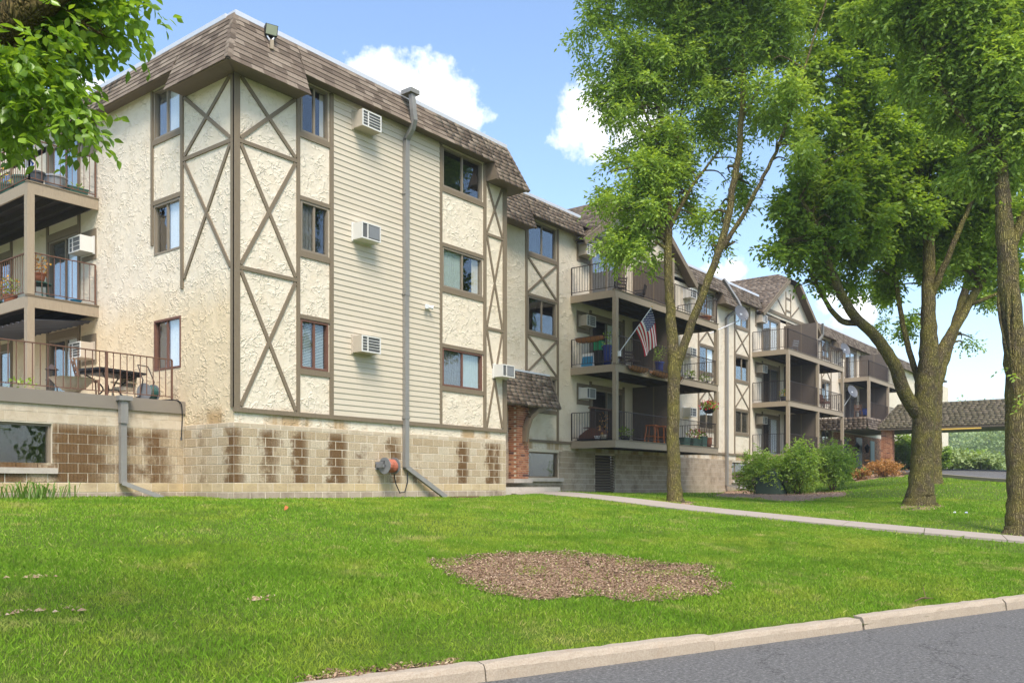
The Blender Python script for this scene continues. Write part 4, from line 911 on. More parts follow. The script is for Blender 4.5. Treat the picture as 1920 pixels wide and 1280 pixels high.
for x in (-.17,.17): part('reel_disc', MB().tube([(x-.008,-.26,0),(x+.008,-.26,0)], .21, 20), 'grey_plastic', hr)
mb = MB(); mb.tube([(-.14+.28*i/120, -.26+.155*math.cos(i*.42)*(1+.1*math.sin(i*.9)), .155*math.sin(i*.42)) for i in range(121)], .017, 6); part('hose', mb, 'orange_hose', hr)
part('hub', MB().tube([(-.2,-.26,0),(.2,-.26,0)], .045, 10), 'dark_grey', hr); part('handle', MB().tube([(-.2,-.26,0),(-.22,-.30,.12),(-.32,-.30,.12)], .014, 6), 'dark_grey', hr)
part('wall_bracket', MB().box(-.24,-.21,-.3,0,-.04,.04).box(.21,.24,-.3,0,-.04,.04).box(-.24,.24,-.03,0,-.1,.1), 'grey_plastic', hr)
part('supply_hose', MB().tube([(.2,-.2,-.12),(.32,-.16,-.45),(.48,-.14,-.68),(.68,-.12,-.66),(.80,-.1,-.40),(.82,-.08,-.15)], .016, 6), 'black', hr)

# ------------------------------------------------------------------ flag
FG = thing('flag', 'striped flag with star field hanging from a slanted white pole on balcony post', 'flag', (15.9,.02,6.40))
pb, pt = Vector((0,0,0)), Vector((.55,-1.05,1.62))
part('pole', MB().tube([pb, pt], .018, 8), 'pole', FG); part('finial', MB().lathe([(0,-.03),(.035,0),(0,.05)], 8, tuple(pt)), 'yellow_bar', FG); part('socket', MB().box(-.05,.05,-.08,.03,-.1,.08), 'white', FG)
def fpos(s, t):       # s along the fly, t down the hoist (0 top)
    hp = pb + (pt-pb)*(.97-.47*t); x = s*1.25
    out = Vector((.30*(1-math.exp(-1.6*x)) + .03*math.sin(7*t+2.5*s), -.16*(1-math.exp(-2*x))*(1-.5*t) + .05*math.sin(9*t+3*s)*s, -x*.82))
    mid = Vector((0,0,0)); pull = (Vector((.12,.12,-.22))*(s**1.2))*(1-t) + Vector((.04,-.10,.1))*s*t
    return hp + out + pull
NS, NT_ = 30, 26; mb = MB(); mi = []
for i in range(NS+1):
    for j in range(NT_+1): mb.v.append(tuple(fpos(i/NS, j/NT_)))
for i in range(NS):
    for j in range(NT_):
        a = i*(NT_+1)+j; mb.f.append((a, a+1, a+NT_+2, a+NT_+1)); st = j//2
        mi.append(2 if (i < NS*.4 and st < 7) else (0 if st % 2 == 0 else 1))
me = mb.mesh('cloth')
for k in ('flag_red','flag_white','flag_blue'): me.materials.append(M[k])
me.polygons.foreach_set('material_index', mi); cl = link('cloth', me, None, FG, smooth=True)
sm = MB()
for r in range(9):
    for c_ in range(6 if r % 2 == 0 else 5):
        s0 = (.4)*((c_+.5+(0 if r % 2 == 0 else .5))/6); t0 = 7/13*(r+.5)/9; c0 = fpos(s0,t0); du = (fpos(s0+.01,t0)-c0).normalized(); dv2 = (fpos(s0,t0+.01)-c0).normalized(); nn = du.cross(dv2).normalized()
        for sg in (-.006,.006):
            sm.add([c0+nn*sg+(du*math.cos(k*math.pi/5)+dv2*math.sin(k*math.pi/5))*(.024 if k % 2 else .01) for k in range(10)], [tuple(range(10))])
part('stars', sm, 'flag_white', cl, 'stuff')

# ------------------------------------------------------------------ leaf clouds
def leaf_mesh(name, C, D, Lr, Wr, m, parent, spread=.6, droop=.35, kind='stuff', fold=.0, fine=False):
    """one diamond leaf at every centre C with main direction D"""
    n = len(C); D = D + rng.normal(0, spread, (n,3)); D[:,2] -= droop; D /= np.linalg.norm(D, axis=1)[:,None]+1e-9
    up = rng.normal(0, .55, (n,3)); up[:,2] += 1.0; sd2 = np.cross(D, up); sd2 /= np.linalg.norm(sd2, axis=1)[:,None]+1e-9
    L = rng.uniform(Lr[0], Lr[1], n)[:,None]; Wd = rng.uniform(Wr[0], Wr[1], n)[:,None]; up2 = np.cross(sd2, D)
    if fine:      # leaf blade of two halves folded along the midrib
        pr = [(0,0),(.18,.62),(.42,1.0),(.68,.72),(.88,.25),(1,0)]; cu = rng.uniform(-.05,.22,n)[:,None]
        mid = [C+D*L*a-up2*L*cu*a*a for a, _ in pr]; ed = lambda sg: [mid[i]+sd2*Wd*pr[i][1]*sg+up2*Wd*pr[i][1]*.35 for i in range(1,5)]
        V = np.stack(mid+ed(1)+ed(-1), 1).reshape(-1,3); q = np.array([[0,1,6,6],[1,2,7,6],[2,3,8,7],[3,4,9,8],[4,5,9,9],[0,10,1,1],[1,10,11,2],[2,11,12,3],[3,12,13,4],[4,13,5,5]])
        me_f = (q[None]+(np.arange(n)*14)[:,None,None]).reshape(-1,4); tris = np.concatenate([me_f[:,[0,1,2]], me_f[:,[0,2,3]]]); tris = tris[(tris[:,0]!=tris[:,2])&(tris[:,1]!=tris[:,2])]
        return numesh(name, V, tris, 3, m, parent, kind)
    V = np.stack([C, C+D*L*.42+sd2*Wd+up2*Wd*fold, C+D*L-up2*L*.08, C+D*L*.42-sd2*Wd+up2*Wd*fold], 1).reshape(-1,3)
    return numesh(name, V, np.arange(n*4).reshape(-1,4), 4, m, parent, kind)
def ell_points(n, c, r, shell=.5):
    v = rng.normal(0, 1, (n,3)); v /= np.linalg.norm(v, axis=1)[:,None]; k = rng.uniform(0, 1, n)**shell
    return np.array(c) + v*k[:,None]*np.array(r), v
def sprays(C, V, nleaf, size):
    """compound sprays: nleaf leaflets set along a short twig at each centre"""
    n = len(C); T = V*.7 + rng.normal(0, .55, (n,3)); T[:,2] -= .25; T /= np.linalg.norm(T, axis=1)[:,None]
    k = np.linspace(0, 1, nleaf); P_ = C[:,None,:] + T[:,None,:]*(k[None,:,None]*size) ; P_[:,:,2] -= (k**2)[None,:]*size*.18
    side = np.cross(T, np.array([0,0,1.])); side /= np.linalg.norm(side, axis=1)[:,None]+1e-9
    sg = np.where(np.arange(nleaf) % 2 == 0, 1., -1.); D = T[:,None,:]*.75 + side[:,None,:]*sg[None,:,None]*.8
    return P_.reshape(-1,3), D.reshape(-1,3)
def tree(name, label, F, limbs, blobs, leafm, nspray, nleaf=7, size=.34, Lr=(.07,.12), Wr=(.016,.027), bark='bark', base=None, group=None, twigs=5, shell=.42, twr=.05, clump=None, fine=False, rs=1.):
    """limbs: lists of (px, py, dF, radius); blobs: (px, py, dF, rx, ry, rF in metres)"""
    b0 = at(limbs[0][0][0], limbs[0][0][1], F) if base is None else base
    t = thing(name, label, 'tree', (b0.x, b0.y, b0.z), off=True, group=group); mb = MB(); nodes = []
    for li, lb in enumerate(limbs):
        P_ = [at(q[0], q[1], F+q[2]) for q in lb]; pts = catmull(P_, 5); rad = []
        for i in range(len(lb)-1):
            for k in range(5): rad.append(lb[i][3] + (lb[i+1][3]-lb[i][3])*k/5)
        rad.append(lb[-1][3]); rad = [r*rs for r in rad]
        pts = [p + Vector((random.gauss(0,.012), random.gauss(0,.012), 0)) if 0 < i < len(pts)-1 else p for i, p in enumerate(pts)]
        mb.tube(pts, rad, 12 if rad[0] > .12 else 7); nodes += [(p, r) for p, r in zip(pts, rad) if not (li == 0 and r > .2)]
    tw = MB(); cen = []; dirs = []; tot = sum(b[3]*b[4]*b[5] for b in blobs)
    for b in blobs:
        c = at(b[0], b[1], F+b[2]); rx, rz_, rf = b[3], b[4], b[5]
        if rx*rf*rz_ > 0:
            for k in range(twigs):
                e = c + Vector((random.uniform(-.75,.75)*rx, random.uniform(-.75,.75)*rf, random.uniform(-.6,.75)*rz_))
                q, r = min(nodes, key=lambda n: (n[0]-e).length + max(0, n[0].z-e.z)*.8)
                m1 = q.lerp(e, .5) + Vector((random.gauss(0,.12), random.gauss(0,.12), .15))*(twr/.05); tw.tube(catmull([q, m1, e], 4), [min(r*.6,twr)*(1-i/9)+twr*.12 for i in range(9)], 5)
        n = int(nspray*b[3]*b[4]*b[5]/tot); ncl = max(3, int(n/ (clump or 26))); cc, cv = ell_points(ncl, c, (rx, rf, rz_), shell)
        idx = rng.integers(0, ncl, n); off = rng.normal(0, 1, (n,3))*np.array([.30,.30,.22])*(min(rx,rz_)*.32+.22); cen.append(cc[idx]+off); dirs.append(cv[idx]*.6 + off/ (np.linalg.norm(off, axis=1)[:,None]+1e-6)*.6)
    tr = part('trunk', mb, bark, t, smooth=True)
    if tw.v: part('branches', tw, bark, t, 'stuff')
    C = np.concatenate(cen); D = np.concatenate(dirs); P_, D_ = sprays(C, D, nleaf, size)
    leaf_mesh('crown', P_, D_, Lr, Wr, leafm, t, .35, .45 if fine else .2, fine=fine); return t
#@@TREES
tree('ash_tree', 'slender ash tree with forked mossy trunk in front of the near balconies', 24, [
    [(1267,948,0,.42),(1266,930,0,.30),(1264,880,0,.245),(1262,780,0,.235),(1264,700,0,.235),(1262,650,0,.22),(1256,560,0,.17),(1252,470,0,.145),(1254,380,0,.13),(1248,300,.2,.10),(1240,220,.3,.08),(1205,130,.4,.06),(1160,60,.4,.04),(1130,0,.4,.02)],
    [(1266,700,0,.18),(1284,640,-.1,.16),(1315,560,-.2,.145),(1345,480,-.3,.135),(1366,400,-.3,.125),(1384,290,-.3,.115),(1393,180,-.2,.10),(1392,80,-.1,.09),(1388,-40,0,.07),(1384,-160,0,.04)],
    [(1348,475,-.3,.10),(1390,410,-.5,.085),(1425,345,-.8,.075),(1462,270,-1,.06),(1490,190,-1,.05),(1520,90,-1,.04),(1550,0,-1,.025)],
    [(1257,425,0,.09),(1285,370,.2,.07),(1312,330,.3,.055),(1350,280,.5,.03)],
    [(1245,290,.2,.06),(1215,230,.1,.05),(1190,160,0,.04),(1150,110,0,.03)],
    [(1388,230,-.2,.05),(1425,160,-.1,.045),(1470,60,0,.04),(1500,-30,0,.02)],
    [(1250,330,.2,.06),(1275,240,.5,.05),(1290,120,.7,.035),(1310,20,.8,.02)]],
    [(1190,455,0,.92,.55,.9),(1185,400,.2,1.0,.65,1.0),(1180,330,0,.8,.7,1.0),(1250,340,.8,.8,.8,1.0),(1230,270,.3,1.0,.8,1.0),(1200,200,.2,.9,.9,1.0),(1165,110,0,.95,.8,1.0),(1120,20,0,.7,.6,.9),(1240,90,.4,1.3,1.0,1.2),(1330,60,.8,1.3,1.1,1.2),
     (1330,180,.8,1.0,.9,1.1),(1310,270,1,.8,.6,.9),(1430,60,.2,1.2,1.2,1.2),(1450,180,-.6,.8,.9,.9),(1250,-80,0,2.4,1.2,1.8),(1420,-80,0,2.2,1.2,1.8),(1480,280,-1,.7,.5,.8),(1355,420,.4,.45,.5,.5),(1320,395,.8,.4,.5,.5),(1390,330,.6,.55,.6,.6),(1345,470,.2,.25,.3,.3)],
    'leaf_ash', 18500, 7, .44, (.10,.20), (.022,.037), rs=.74, clump=42)
tree('maple_tree', 'broad multi-stemmed maple with thick mossy trunk on the right lawn', 25, [
    [(1725,952,0,.72),(1725,938,0,.56),(1726,915,0,.46),(1730,860,0,.39),(1732,790,0,.40),(1738,720,0,.40),(1742,660,0,.35),(1741,600,0,.27),(1742,520,0,.23),(1740,440,0,.20),(1728,360,.1,.16),(1712,260,.2,.13),(1700,150,.3,.11),(1690,60,.3,.08),(1675,-40,.3,.05)],
    [(1722,775,0,.27),(1700,745,-.1,.26),(1675,680,-.2,.23),(1645,635,-.3,.21),(1600,590,-.5,.18),(1570,535,-.7,.15),(1550,480,-.9,.12),(1535,430,-1,.09),(1500,370,-1.2,.06)],
    [(1612,605,-.4,.13),(1575,600,-.2,.11),(1545,560,0,.08),(1520,510,.2,.05)],
    [(1750,690,0,.22),(1775,640,.2,.20),(1805,590,.4,.17),(1845,520,.6,.14),(1880,450,.8,.11),(1915,380,1,.08)],
    [(1745,560,0,.14),(1770,500,-.3,.12),(1795,440,-.5,.10),(1825,370,-.6,.07),(1860,290,-.7,.04)],
    [(1722,715,.3,.12),(1700,640,.6,.11),(1685,560,.8,.09),(1672,470,1,.07),(1660,380,1.2,.04)],
    [(1735,430,0,.10),(1690,370,.2,.08),(1650,300,.4,.06),(1600,220,.5,.04),(1580,150,.5,.02)],
    [(1822,570,.4,.08),(1870,550,.4,.06),(1900,530,.4,.03)],
    [(1715,300,.2,.07),(1750,200,0,.06),(1790,90,0,.04),(1810,0,0,.02)]],
    [(1500,400,-.8,1.0,.8,1.2),(1560,350,-.5,1.2,.9,1.4),(1540,460,-.6,1.0,.6,1.0),(1470,470,-1,.5,.4,.6),(1600,440,0,1.2,.8,1.4),(1650,360,.4,1.4,1.0,1.5),(1620,280,.3,1.2,.9,1.3),(1700,430,.8,1.3,.9,1.5),(1760,350,.4,1.5,1.1,1.6),(1830,420,.6,1.2,.9,1.4),
     (1880,340,.6,1.2,1.0,1.3),(1800,260,.2,1.3,.9,1.4),(1700,250,.5,1.2,.9,1.3),(1640,180,.5,1.2,.8,1.2),(1560,230,-.2,1.0,.7,1.0),(1880,500,.8,.8,.6,.8),(1690,520,1,.7,.6,.9),(1830,500,.5,.6,.3,.6),(1600,520,.2,.7,.4,.7),(1745,120,.3,1.3,1.0,1.3),(1540,140,0,.9,.7,1.0),(1700,20,.3,1.6,.9,1.5),(1590,40,.3,1.4,.9,1.5),(1520,530,-.4,.35,.25,.5)],
    'leaf_dark', 22500, 6, .38, (.10,.20), (.032,.058), twigs=5, clump=52, rs=.76)
tree('right_tree', 'tall tree at the right edge beside the footpath with mossy trunk', 19.6, [
    [(1912,1008,0,.52),(1911,995,0,.40),(1910,970,0,.32),(1910,900,0,.29),(1906,800,0,.28),(1905,700,0,.28),(1897,600,0,.27),(1890,500,0,.26),(1884,420,0,.22),(1880,350,0,.18),(1872,280,.1,.14),(1850,200,.2,.11),(1832,110,.3,.09),(1820,0,.3,.06),(1815,-80,.3,.03)],
    [(1890,470,0,.17),(1910,430,0,.15),(1935,380,-.1,.13),(1960,300,-.2,.1)],
    [(1866,270,.1,.09),(1820,240,0,.07),(1775,180,0,.055),(1730,90,0,.045),(1700,10,0,.035),(1690,-60,0,.02)],
    [(1852,210,.2,.06),(1880,120,.1,.05),(1900,20,.1,.03)]],
    [(1870,150,0,.9,.7,.9),(1900,220,0,.7,.6,.8),(1830,60,0,.9,.7,.9),(1760,120,.2,.7,.6,.8),(1720,40,.1,.8,.5,.8),(1900,50,0,.8,.7,.8),(1880,300,.3,.6,.4,.7),(1800,200,.3,.6,.4,.6),(1830,300,.5,.5,.4,.6),(1650,20,.3,.6,.4,.6),(1900,400,.2,.4,.35,.5),(1780,-60,0,1.6,.7,1.4),(1908,755,-.3,.16,.1,.1),(1898,690,-.3,.12,.1,.1)],
    'leaf_ash', 11000, 7, .40, (.085,.17), (.023,.039), twigs=4, rs=.82, clump=42)
tree('background_tree', 'thin dark tree standing just behind the thick maple trunk', 33, [
    [(1752,908,0,.36),(1752,890,0,.28),(1752,800,0,.25),(1757,720,0,.22),(1775,660,0,.19),(1800,580,0,.16),(1822,500,0,.13),(1850,430,0,.08)],
    [(1755,740,0,.14),(1745,650,.2,.12),(1748,560,.3,.1),(1755,460,.3,.06)], [(1812,540,0,.09),(1850,500,.2,.06),(1890,470,.2,.03)]],
    [(1800,480,.3,1.6,1.0,1.5),(1850,540,.3,.7,.5,.7),(1740,440,.3,1.5,1.0,1.5),(1870,430,.4,1.3,1.0,1.3),(1830,560,0,.5,.4,.5),(1815,640,.2,.35,.35,.35),(1885,520,.3,.8,.5,.7),(1690,600,.5,.6,.7,.6),(1660,530,.6,.7,.8,.7)], 'leaf_dark', 6000, 6, .34, (.10,.16), (.03,.05), twigs=3)
# the overhanging tree at the upper left: its limb comes in from a trunk left of the picture
tree('overhanging_tree', 'leafy limb of a near tree hanging into the upper left corner', 5.6, [
    [(-560,1500,.6,.34),(-560,1100,.6,.27),(-520,700,.5,.25),(-420,400,.4,.22),(-240,210,.2,.18),(-60,90,.05,.125),(60,15,0,.105),(160,-60,0,.085),(300,-160,0,.05)],
    [(20,60,0,.014),(50,140,.1,.010),(90,200,.1,.007),(130,230,.1,.003)], [(100,0,0,.012),(150,40,.1,.008),(200,70,.1,.004)], [(-60,110,0,.016),(-10,170,.1,.011),(40,210,.1,.007),(90,240,.1,.003)],[(80,50,.1,.010),(130,100,.2,.007),(150,160,.2,.003)]],
    [(20,150,-.1,.22,.17,.2),(80,100,.4,.24,.22,.25),(150,45,.3,.22,.16,.2),(205,30,.2,.12,.13,.15),(212,80,.2,.08,.05,.1),(80,175,0,.18,.10,.2),(130,215,-.1,.12,.08,.15),(25,215,.0,.17,.09,.2),(165,250,.0,.09,.05,.1),(190,275,.0,.045,.03,.05),(-60,170,.3,.3,.18,.3),(255,-10,.2,.08,.04,.1),(130,-80,.3,.4,.15,.4),(110,40,-.05,.12,.10,.1)],
    'leaf_near', 1350, 6, .16, (.055,.095), (.016,.026), 'bark_near', twigs=3, base=Vector((at(-560,911,6.2).x, at(-560,911,6.2).y, .1)), clump=6, twr=.006, fine=True)

# ------------------------------------------------------------------ shrubs
def shrub(name, label, loc, r, n, leafm, Lr, Wr, cat='shrub', stems=9, group=None, size=.2, lift=.0, nl=5, droop=.2, shell=.4, lump=.38):
    t = thing(name, label, cat, loc, group=group); mb = MB()
    for i in range(stems):
        a = random.uniform(0, 6.28); e = (math.cos(a)*r[0]*.7, math.sin(a)*r[1]*.7, lift+r[2]*random.uniform(.8,1.6)); mb.tube([(e[0]*.1,e[1]*.1,-.05), (e[0]*.45,e[1]*.45,e[2]*.55), e], [.022,.016,.006], 5)
    part('stems', mb, 'brown_wood', t)
    cc, cv = ell_points(max(6, n//14), (0,0,lift+r[2]), (r[0]*.85, r[1]*.85, r[2]*.9), shell); idx = rng.integers(0, len(cc), n)
    C = cc[idx] + rng.normal(0, 1, (n,3))*lump*np.array([r[0]*.5, r[1]*.5, r[2]*.45]); C[:,2] = np.maximum(C[:,2], .02); D = cv[idx]*.6; D[:,2] += .5
    P_, D_ = sprays(C, D, nl, size); leaf_mesh('foliage', P_, D_, Lr, Wr, leafm, t, .4, droop); return t
def gat(px, py, F): p = at(px, py, F); return (p.x, p.y, h(p.x, p.y))
shrub('green_shrub', 'loose bright green shrub left of the group, beside the green utility box', gat(1425,931,35.6), (.95,.9,.95), 1000, 'leaf_bush', (.09,.15), (.025,.04), group='green shrubs on the mulch bed')
shrub('green_shrub', 'tall bright green shrub in the middle of the group on the mulch bed', gat(1496,933,35.7), (1.15,.95,1.08), 1500, 'leaf_bush', (.09,.15), (.025,.04), group='green shrubs on the mulch bed')
shrub('green_shrub', 'wide bright green shrub at the right end of the mulch bed', gat(1562,925,38.5), (1.4,1.0,1.0), 1600, 'leaf_bush', (.09,.15), (.025,.04), group='green shrubs on the mulch bed', lift=.2)
shrub('orange_shrub', 'large rounded orange and green shrub before the brick pillar', gat(1658,890,44), (1.15,.8,.42), 1100, 'leaf_orange', (.05,.09), (.02,.03), group='orange shrubs', size=.12, lump=.4)
shrub('orange_shrub', 'small orange shrub between the green shrubs and the larger orange one', gat(1612,893,43), (.5,.45,.34), 420, 'leaf_orange', (.05,.09), (.02,.03), group='orange shrubs', size=.12, lump=.4)
shrub('round_bush', 'dense bright green bush behind the brick pillar of the canopy', gat(1700,880,61), (1.3,1.3,1.35), 1300, 'leaf_bush', (.12,.2), (.05,.07), cat='bush', lift=-.1)
shrub('round_bush', 'bright green bush showing right of the thick maple trunk', gat(1764,880,60), (.5,.7,.8), 400, 'leaf_bush', (.12,.2), (.05,.07), cat='bush')
for i, (px, py, F, r, lab) in enumerate([(1790,873,62,(2.6,1.4,.55),'low clipped hedge left of the far driveway planting'),(1850,876,62,(1.8,1.4,.5),'low pale shrub at the right of the far driveway planting'),(1815,874,64,(2.0,1.4,.6),'reddish low hedge in the middle of the far planting')]):
    p = at(px, py, F); shrub('far_hedge', lab, (p.x, p.y, p.z-.1), r, 600, 'leaf_far' if i != 2 else 'leaf_orange' if False else 'leaf_bush', (.15,.25), (.07,.1), cat='hedge', size=.3)
for i, (px, py, F, rx, rz_) in enumerate([(1745,845,205,11,8.5),(1790,840,220,11,9.2),(1830,842,240,12,9.5),(1872,850,150,6,4.6),(1915,838,230,12,9.5),(1700,840,230,12,9),(1960,838,220,14,9.5)]):
    p = at(px, py, F); z0 = h(p.x, p.y); lab = ['far hazy tree behind the thick maple trunk','far tree seen under the canopy right of the maple','tall far tree under the middle of the canopy','pale rounded far tree under the canopy','far tree behind the right trunk','far tree left of the maple','far tree beyond the right edge'][i]
    t = thing('far_tree', lab, 'tree', (p.x, p.y, z0), group='far trees'); part('trunk', MB().tube([(0,0,-.3),(.1,0,rz_*.6),(0,.1,rz_*1.2)], [.3,.2,.08], 7), 'bark', t)
    cc, cv = ell_points(70, (0,0,rz_*1.05), (rx*.85,rx*.85,rz_*.9), .4); idx = rng.integers(0, 70, 4200); C = cc[idx]+rng.normal(0,1,(4200,3))*rx*.16; leaf_mesh('crown', C, cv[idx], (.06*rx,.1*rx), (.023*rx,.037*rx), 'leaf_far', t, .6, .2)
for i, (s0, d0, hh0) in enumerate([(-34,-16,7.5),(-22,-18,8),(-9,-17,7),(4,-19,8),(17,-16,7.5),(31,-18,8),(46,-16,7.5)]):
    p = K0 + E1*s0 + E2*d0; t = thing('street_tree', 'leafy street tree across the road mirrored in the windows, ' + ['first','second','third','fourth','fifth','sixth','last'][i] + ' from the left', 'tree', (p.x, p.y, 0), group='trees across the road')
    part('trunk', MB().tube([(0,0,-.3),(.1,0,hh0*.6),(0,.1,hh0*1.2)], [.3,.22,.08], 8), 'bark', t); cc, cv = ell_points(60, (0,0,hh0*1.05), (3.6,3.6,hh0*.72), .4); idx = rng.integers(0, 60, 2600); leaf_mesh('crown', cc[idx]+rng.normal(0,1,(2600,3))*.6, cv[idx], (.35,.6), (.14,.22), 'leaf_dark', t, .6, .2)
dl_ = thing('daylily', 'clump of bright green strap leaves at the foot of the garage wall', 'plant', gat(58,933,16.75)); mb = MB()
for i in range(90):
    a = random.uniform(0,6.28); bx, by = random.gauss(0,.32), random.gauss(0,.10); L = random.uniform(.3,.55); w0 = .013; q = [Vector((bx,by,0)), Vector((bx+math.cos(a)*L*.22,by+math.sin(a)*L*.22,L*.62)), Vector((bx+math.cos(a)*L*.55,by+math.sin(a)*L*.55,L*random.uniform(.45,.85)))]
    sd3 = Vector((-math.sin(a),math.cos(a),0)); mb.add([q[0]-sd3*w0,q[0]+sd3*w0,q[1]+sd3*w0,q[1]-sd3*w0,q[2]], [(0,1,2,3),(3,2,4)])
part('leaves', mb, 'leaf_lily', dl_, 'stuff')
# utility box
ub = thing('utility_box', 'dark green metal utility cabinet half hidden by the left shrub', 'utility box', gat(1447,934,35.5), R_(8))
part('cabinet', MB().hexa([(-.62,-.5,0),(.62,-.5,0),(.62,.5,0),(-.62,.5,0),(-.62,-.28,1.0),(.62,-.28,1.0),(.62,.5,1.0),(-.62,.5,1.0)]), 'utility_green', ub); part('pad', MB().box(-.75,.75,-.65,.65,-.2,.03), 'concrete', ub); part('handle', MB().box(.05,.12,-.46,-.40,.45,.6), 'black', ub)
# ------------------------------------------------------------------ things on the balconies and the terrace
def pot(name, label, loc, r=.16, hh_=.28, m='terracotta', plant=None, cat='plant pot', n=60, sq=False, ph=.2):
    t = thing(name, label, cat, loc)
    if sq: part('body', MB().hexa([(-r*1.6,-r*.7,0),(r*1.6,-r*.7,0),(r*1.6,r*.7,0),(-r*1.6,r*.7,0),(-r*1.9,-r*.9,hh_),(r*1.9,-r*.9,hh_),(r*1.9,r*.9,hh_),(-r*1.9,r*.9,hh_)]), m, t); part('rim', MB().box(-r*1.95,r*1.95,-r*.95,r*.95,hh_,hh_+.025), m, t)
    else: part('body', MB().lathe([(r*.1,0),(r*.72,0),(r*.86,hh_*.5),(r,hh_*.9)], 14), m, t, smooth=True); part('rim', MB().lathe([(r*.95,hh_*.88),(r*1.1,hh_*.88),(r*1.1,hh_),(r*.9,hh_),(r*.85,hh_*.9),(0,hh_*.88)], 14), m, t)
    if plant:
        cc, cv = ell_points(n, (0,0,hh_+ph*.7), (r*1.5,r*1.5,ph), .5); cv[:,2] += .4; leaf_mesh('foliage', cc, cv, (.07,.13), (.02,.035), plant[0], t, .5, .1)
        if len(plant) > 1:
            c2, v2 = ell_points(n//2, (0,0,hh_+ph*.95), (r*1.5,r*1.5,ph*.9), .25); leaf_mesh('blossom', c2, v2, (.05,.08), (.025,.04), plant[1], t, .8, 0)
    return t
def chair(name, label, loc, rz, m='brown_wood', s=1., slat=True, fold=False, cat='chair'):
    t = thing(name, label, cat, loc, rz); w = .22*s
    for x in (-w, w):
        part('leg', MB().bar((x,-.2*s,0),(x,-.18*s,.43*s),.03), m, t); part('leg', MB().bar((x,.24*s,0),(x,.19*s,.44*s),.03), m, t); part('back_post', MB().bar((x,.19*s,.44*s),(x,.30*s,.9*s),.03), m, t)
    if slat:
        for k in range(5): part('seat_slat', MB().box(-w,w,-.2*s+.083*s*k,-.2*s+.083*s*k+.06*s,.43*s,.455*s), m, t)
        for k in range(3): part('back_slat', MB().box(-w+.016,w-.016,.215*s+.022*k,.24*s+.022*k,(.52+.13*k)*s,(.60+.13*k)*s), m, t)
    else:
        part('seat', MB().box(-w,w,-.22*s,.2*s,.40*s,.50*s), 'cushion' if m == 'cushion' else m, t); part('backrest', MB().hexa([(-w,.19*s,.5*s),(w,.19*s,.5*s),(w,.26*s,.5*s),(-w,.26*s,.5*s),(-w,.29*s,.93*s),(w,.29*s,.93*s),(w,.34*s,.93*s),(-w,.34*s,.93*s)]), m, t)
        for x in (-w-.02, w+.02): part('armrest', MB().box(x-.025,x+.025,-.2*s,.24*s,.62*s,.66*s), m, t)
    return t
ZT_ = 3.51
tb = thing('patio_table', 'black square metal patio table with curved legs on the left terrace', 'table', (-1.05,3.2,ZT_), R_(12))
part('table_top', MB().box(-.62,.62,-.45,.45,.70,.745), 'black', tb); part('apron', MB().box(-.52,.52,-.36,.36,.64,.699), 'black', tb)
for sx in (-1,1):
    for sy in (-1,1): part('leg', MB().tube(catmull([Vector((sx*.45,sy*.3,.64)),Vector((sx*.25,sy*.16,.5)),Vector((sx*.13,sy*.09,.32)),Vector((sx*.28,sy*.2,.12)),Vector((sx*.46,sy*.32,.01))],4), .017, 6), 'black', tb)
part('ring', MB().tube([(.15*math.cos(k*.524),.11*math.sin(k*.524),.32) for k in range(13)], .012, 5), 'black', tb)
chair('folding_chair', 'brown slatted folding chair standing left of the black patio table', (-1.72,2.9,ZT_), R_(70))
chair('rattan_chair', 'low tan wicker chair half hidden behind the patio table', (-.75,3.2,ZT_), R_(-60), 'stone_urn', .8, False)
chair('lounge_chair', 'large cream cushioned lounge chair at the far left of the terrace', (-3.7,4.6,ZT_), R_(25), 'cushion', 1.35, False)
ctn = thing('patterned_blanket', 'black and white patterned blanket folded on the cream lounge chair', 'blanket', (-3.72,4.42,ZT_+.676), R_(25)); mb = MB()
for i in range(9):
    for j in range(6): mb.v.append((-.26+.065*i,-.2+.08*j,.05*math.sin(i*1.3+j)+.07))
for i in range(8):
    for j in range(5): a = i*6+j; mb.f.append((a,a+6,a+7,a+1))
def mk_pat():
    t = NT('patterned_cloth'); c = t.ramp(t.voro(14)['Distance'], [(.3,(.02,.02,.04)),(.45,(.6,.6,.6))]); return t.fin(c,.9)
M['pattern'] = mk_pat(); part('cloth', mb, 'pattern', ctn); part('fold', MB().box(-.25,.25,-.18,.18,.0,.045), 'pattern', ctn)
wc_ = thing('deck_chair', 'white sling deck chair cut by the left picture edge', 'chair', (-4.35,2.9,ZT_), R_(60)); part('sling', MB().hexa([(-.28,-.35,.25),(.28,-.35,.25),(.28,-.33,.25),(-.28,-.33,.25),(-.28,.3,.95),(.28,.3,.95),(.28,.32,.95),(-.28,.32,.95)]), 'white', wc_)
for x in (-.3,.3): part('leg', MB().bar((x,-.4,.3),(x,.3,0),.03), 'pole', wc_); part('leg', MB().bar((x,.34,.98),(x,-.3,0),.03), 'pole', wc_)
ur = thing('stone_urn', 'scalloped cream stone urn planter behind the rusty terrace railing', 'urn', (-2.25,2.5,ZT_))
part('bowl', MB().lathe([(.10,.12),(.18,.16),(.30,.26),(.40,.38),(.44,.41),(.40,.41),(.3,.34),(0,.32)], 24, wob=lambda k: .05*(k % 2)), 'stone_urn', ur); part('foot', MB().lathe([(.2,0),(.2,.04),(.1,.09),(.1,.13)], 16), 'stone_urn', ur)
ln = thing('lantern', 'small dark candle lantern standing by the sliding door on the terrace', 'lantern', (-1.9,4.2,ZT_+.55)); part('cage', MB().box(-.08,.08,-.08,.08,0,.02).box(-.08,-.065,-.08,.08,.02,.22).box(.065,.08,-.08,.08,.02,.22), 'iron', ln); part('roof', MB().lathe([(.15,.22),(.05,.32),(0,.36)], 8), 'iron', ln)
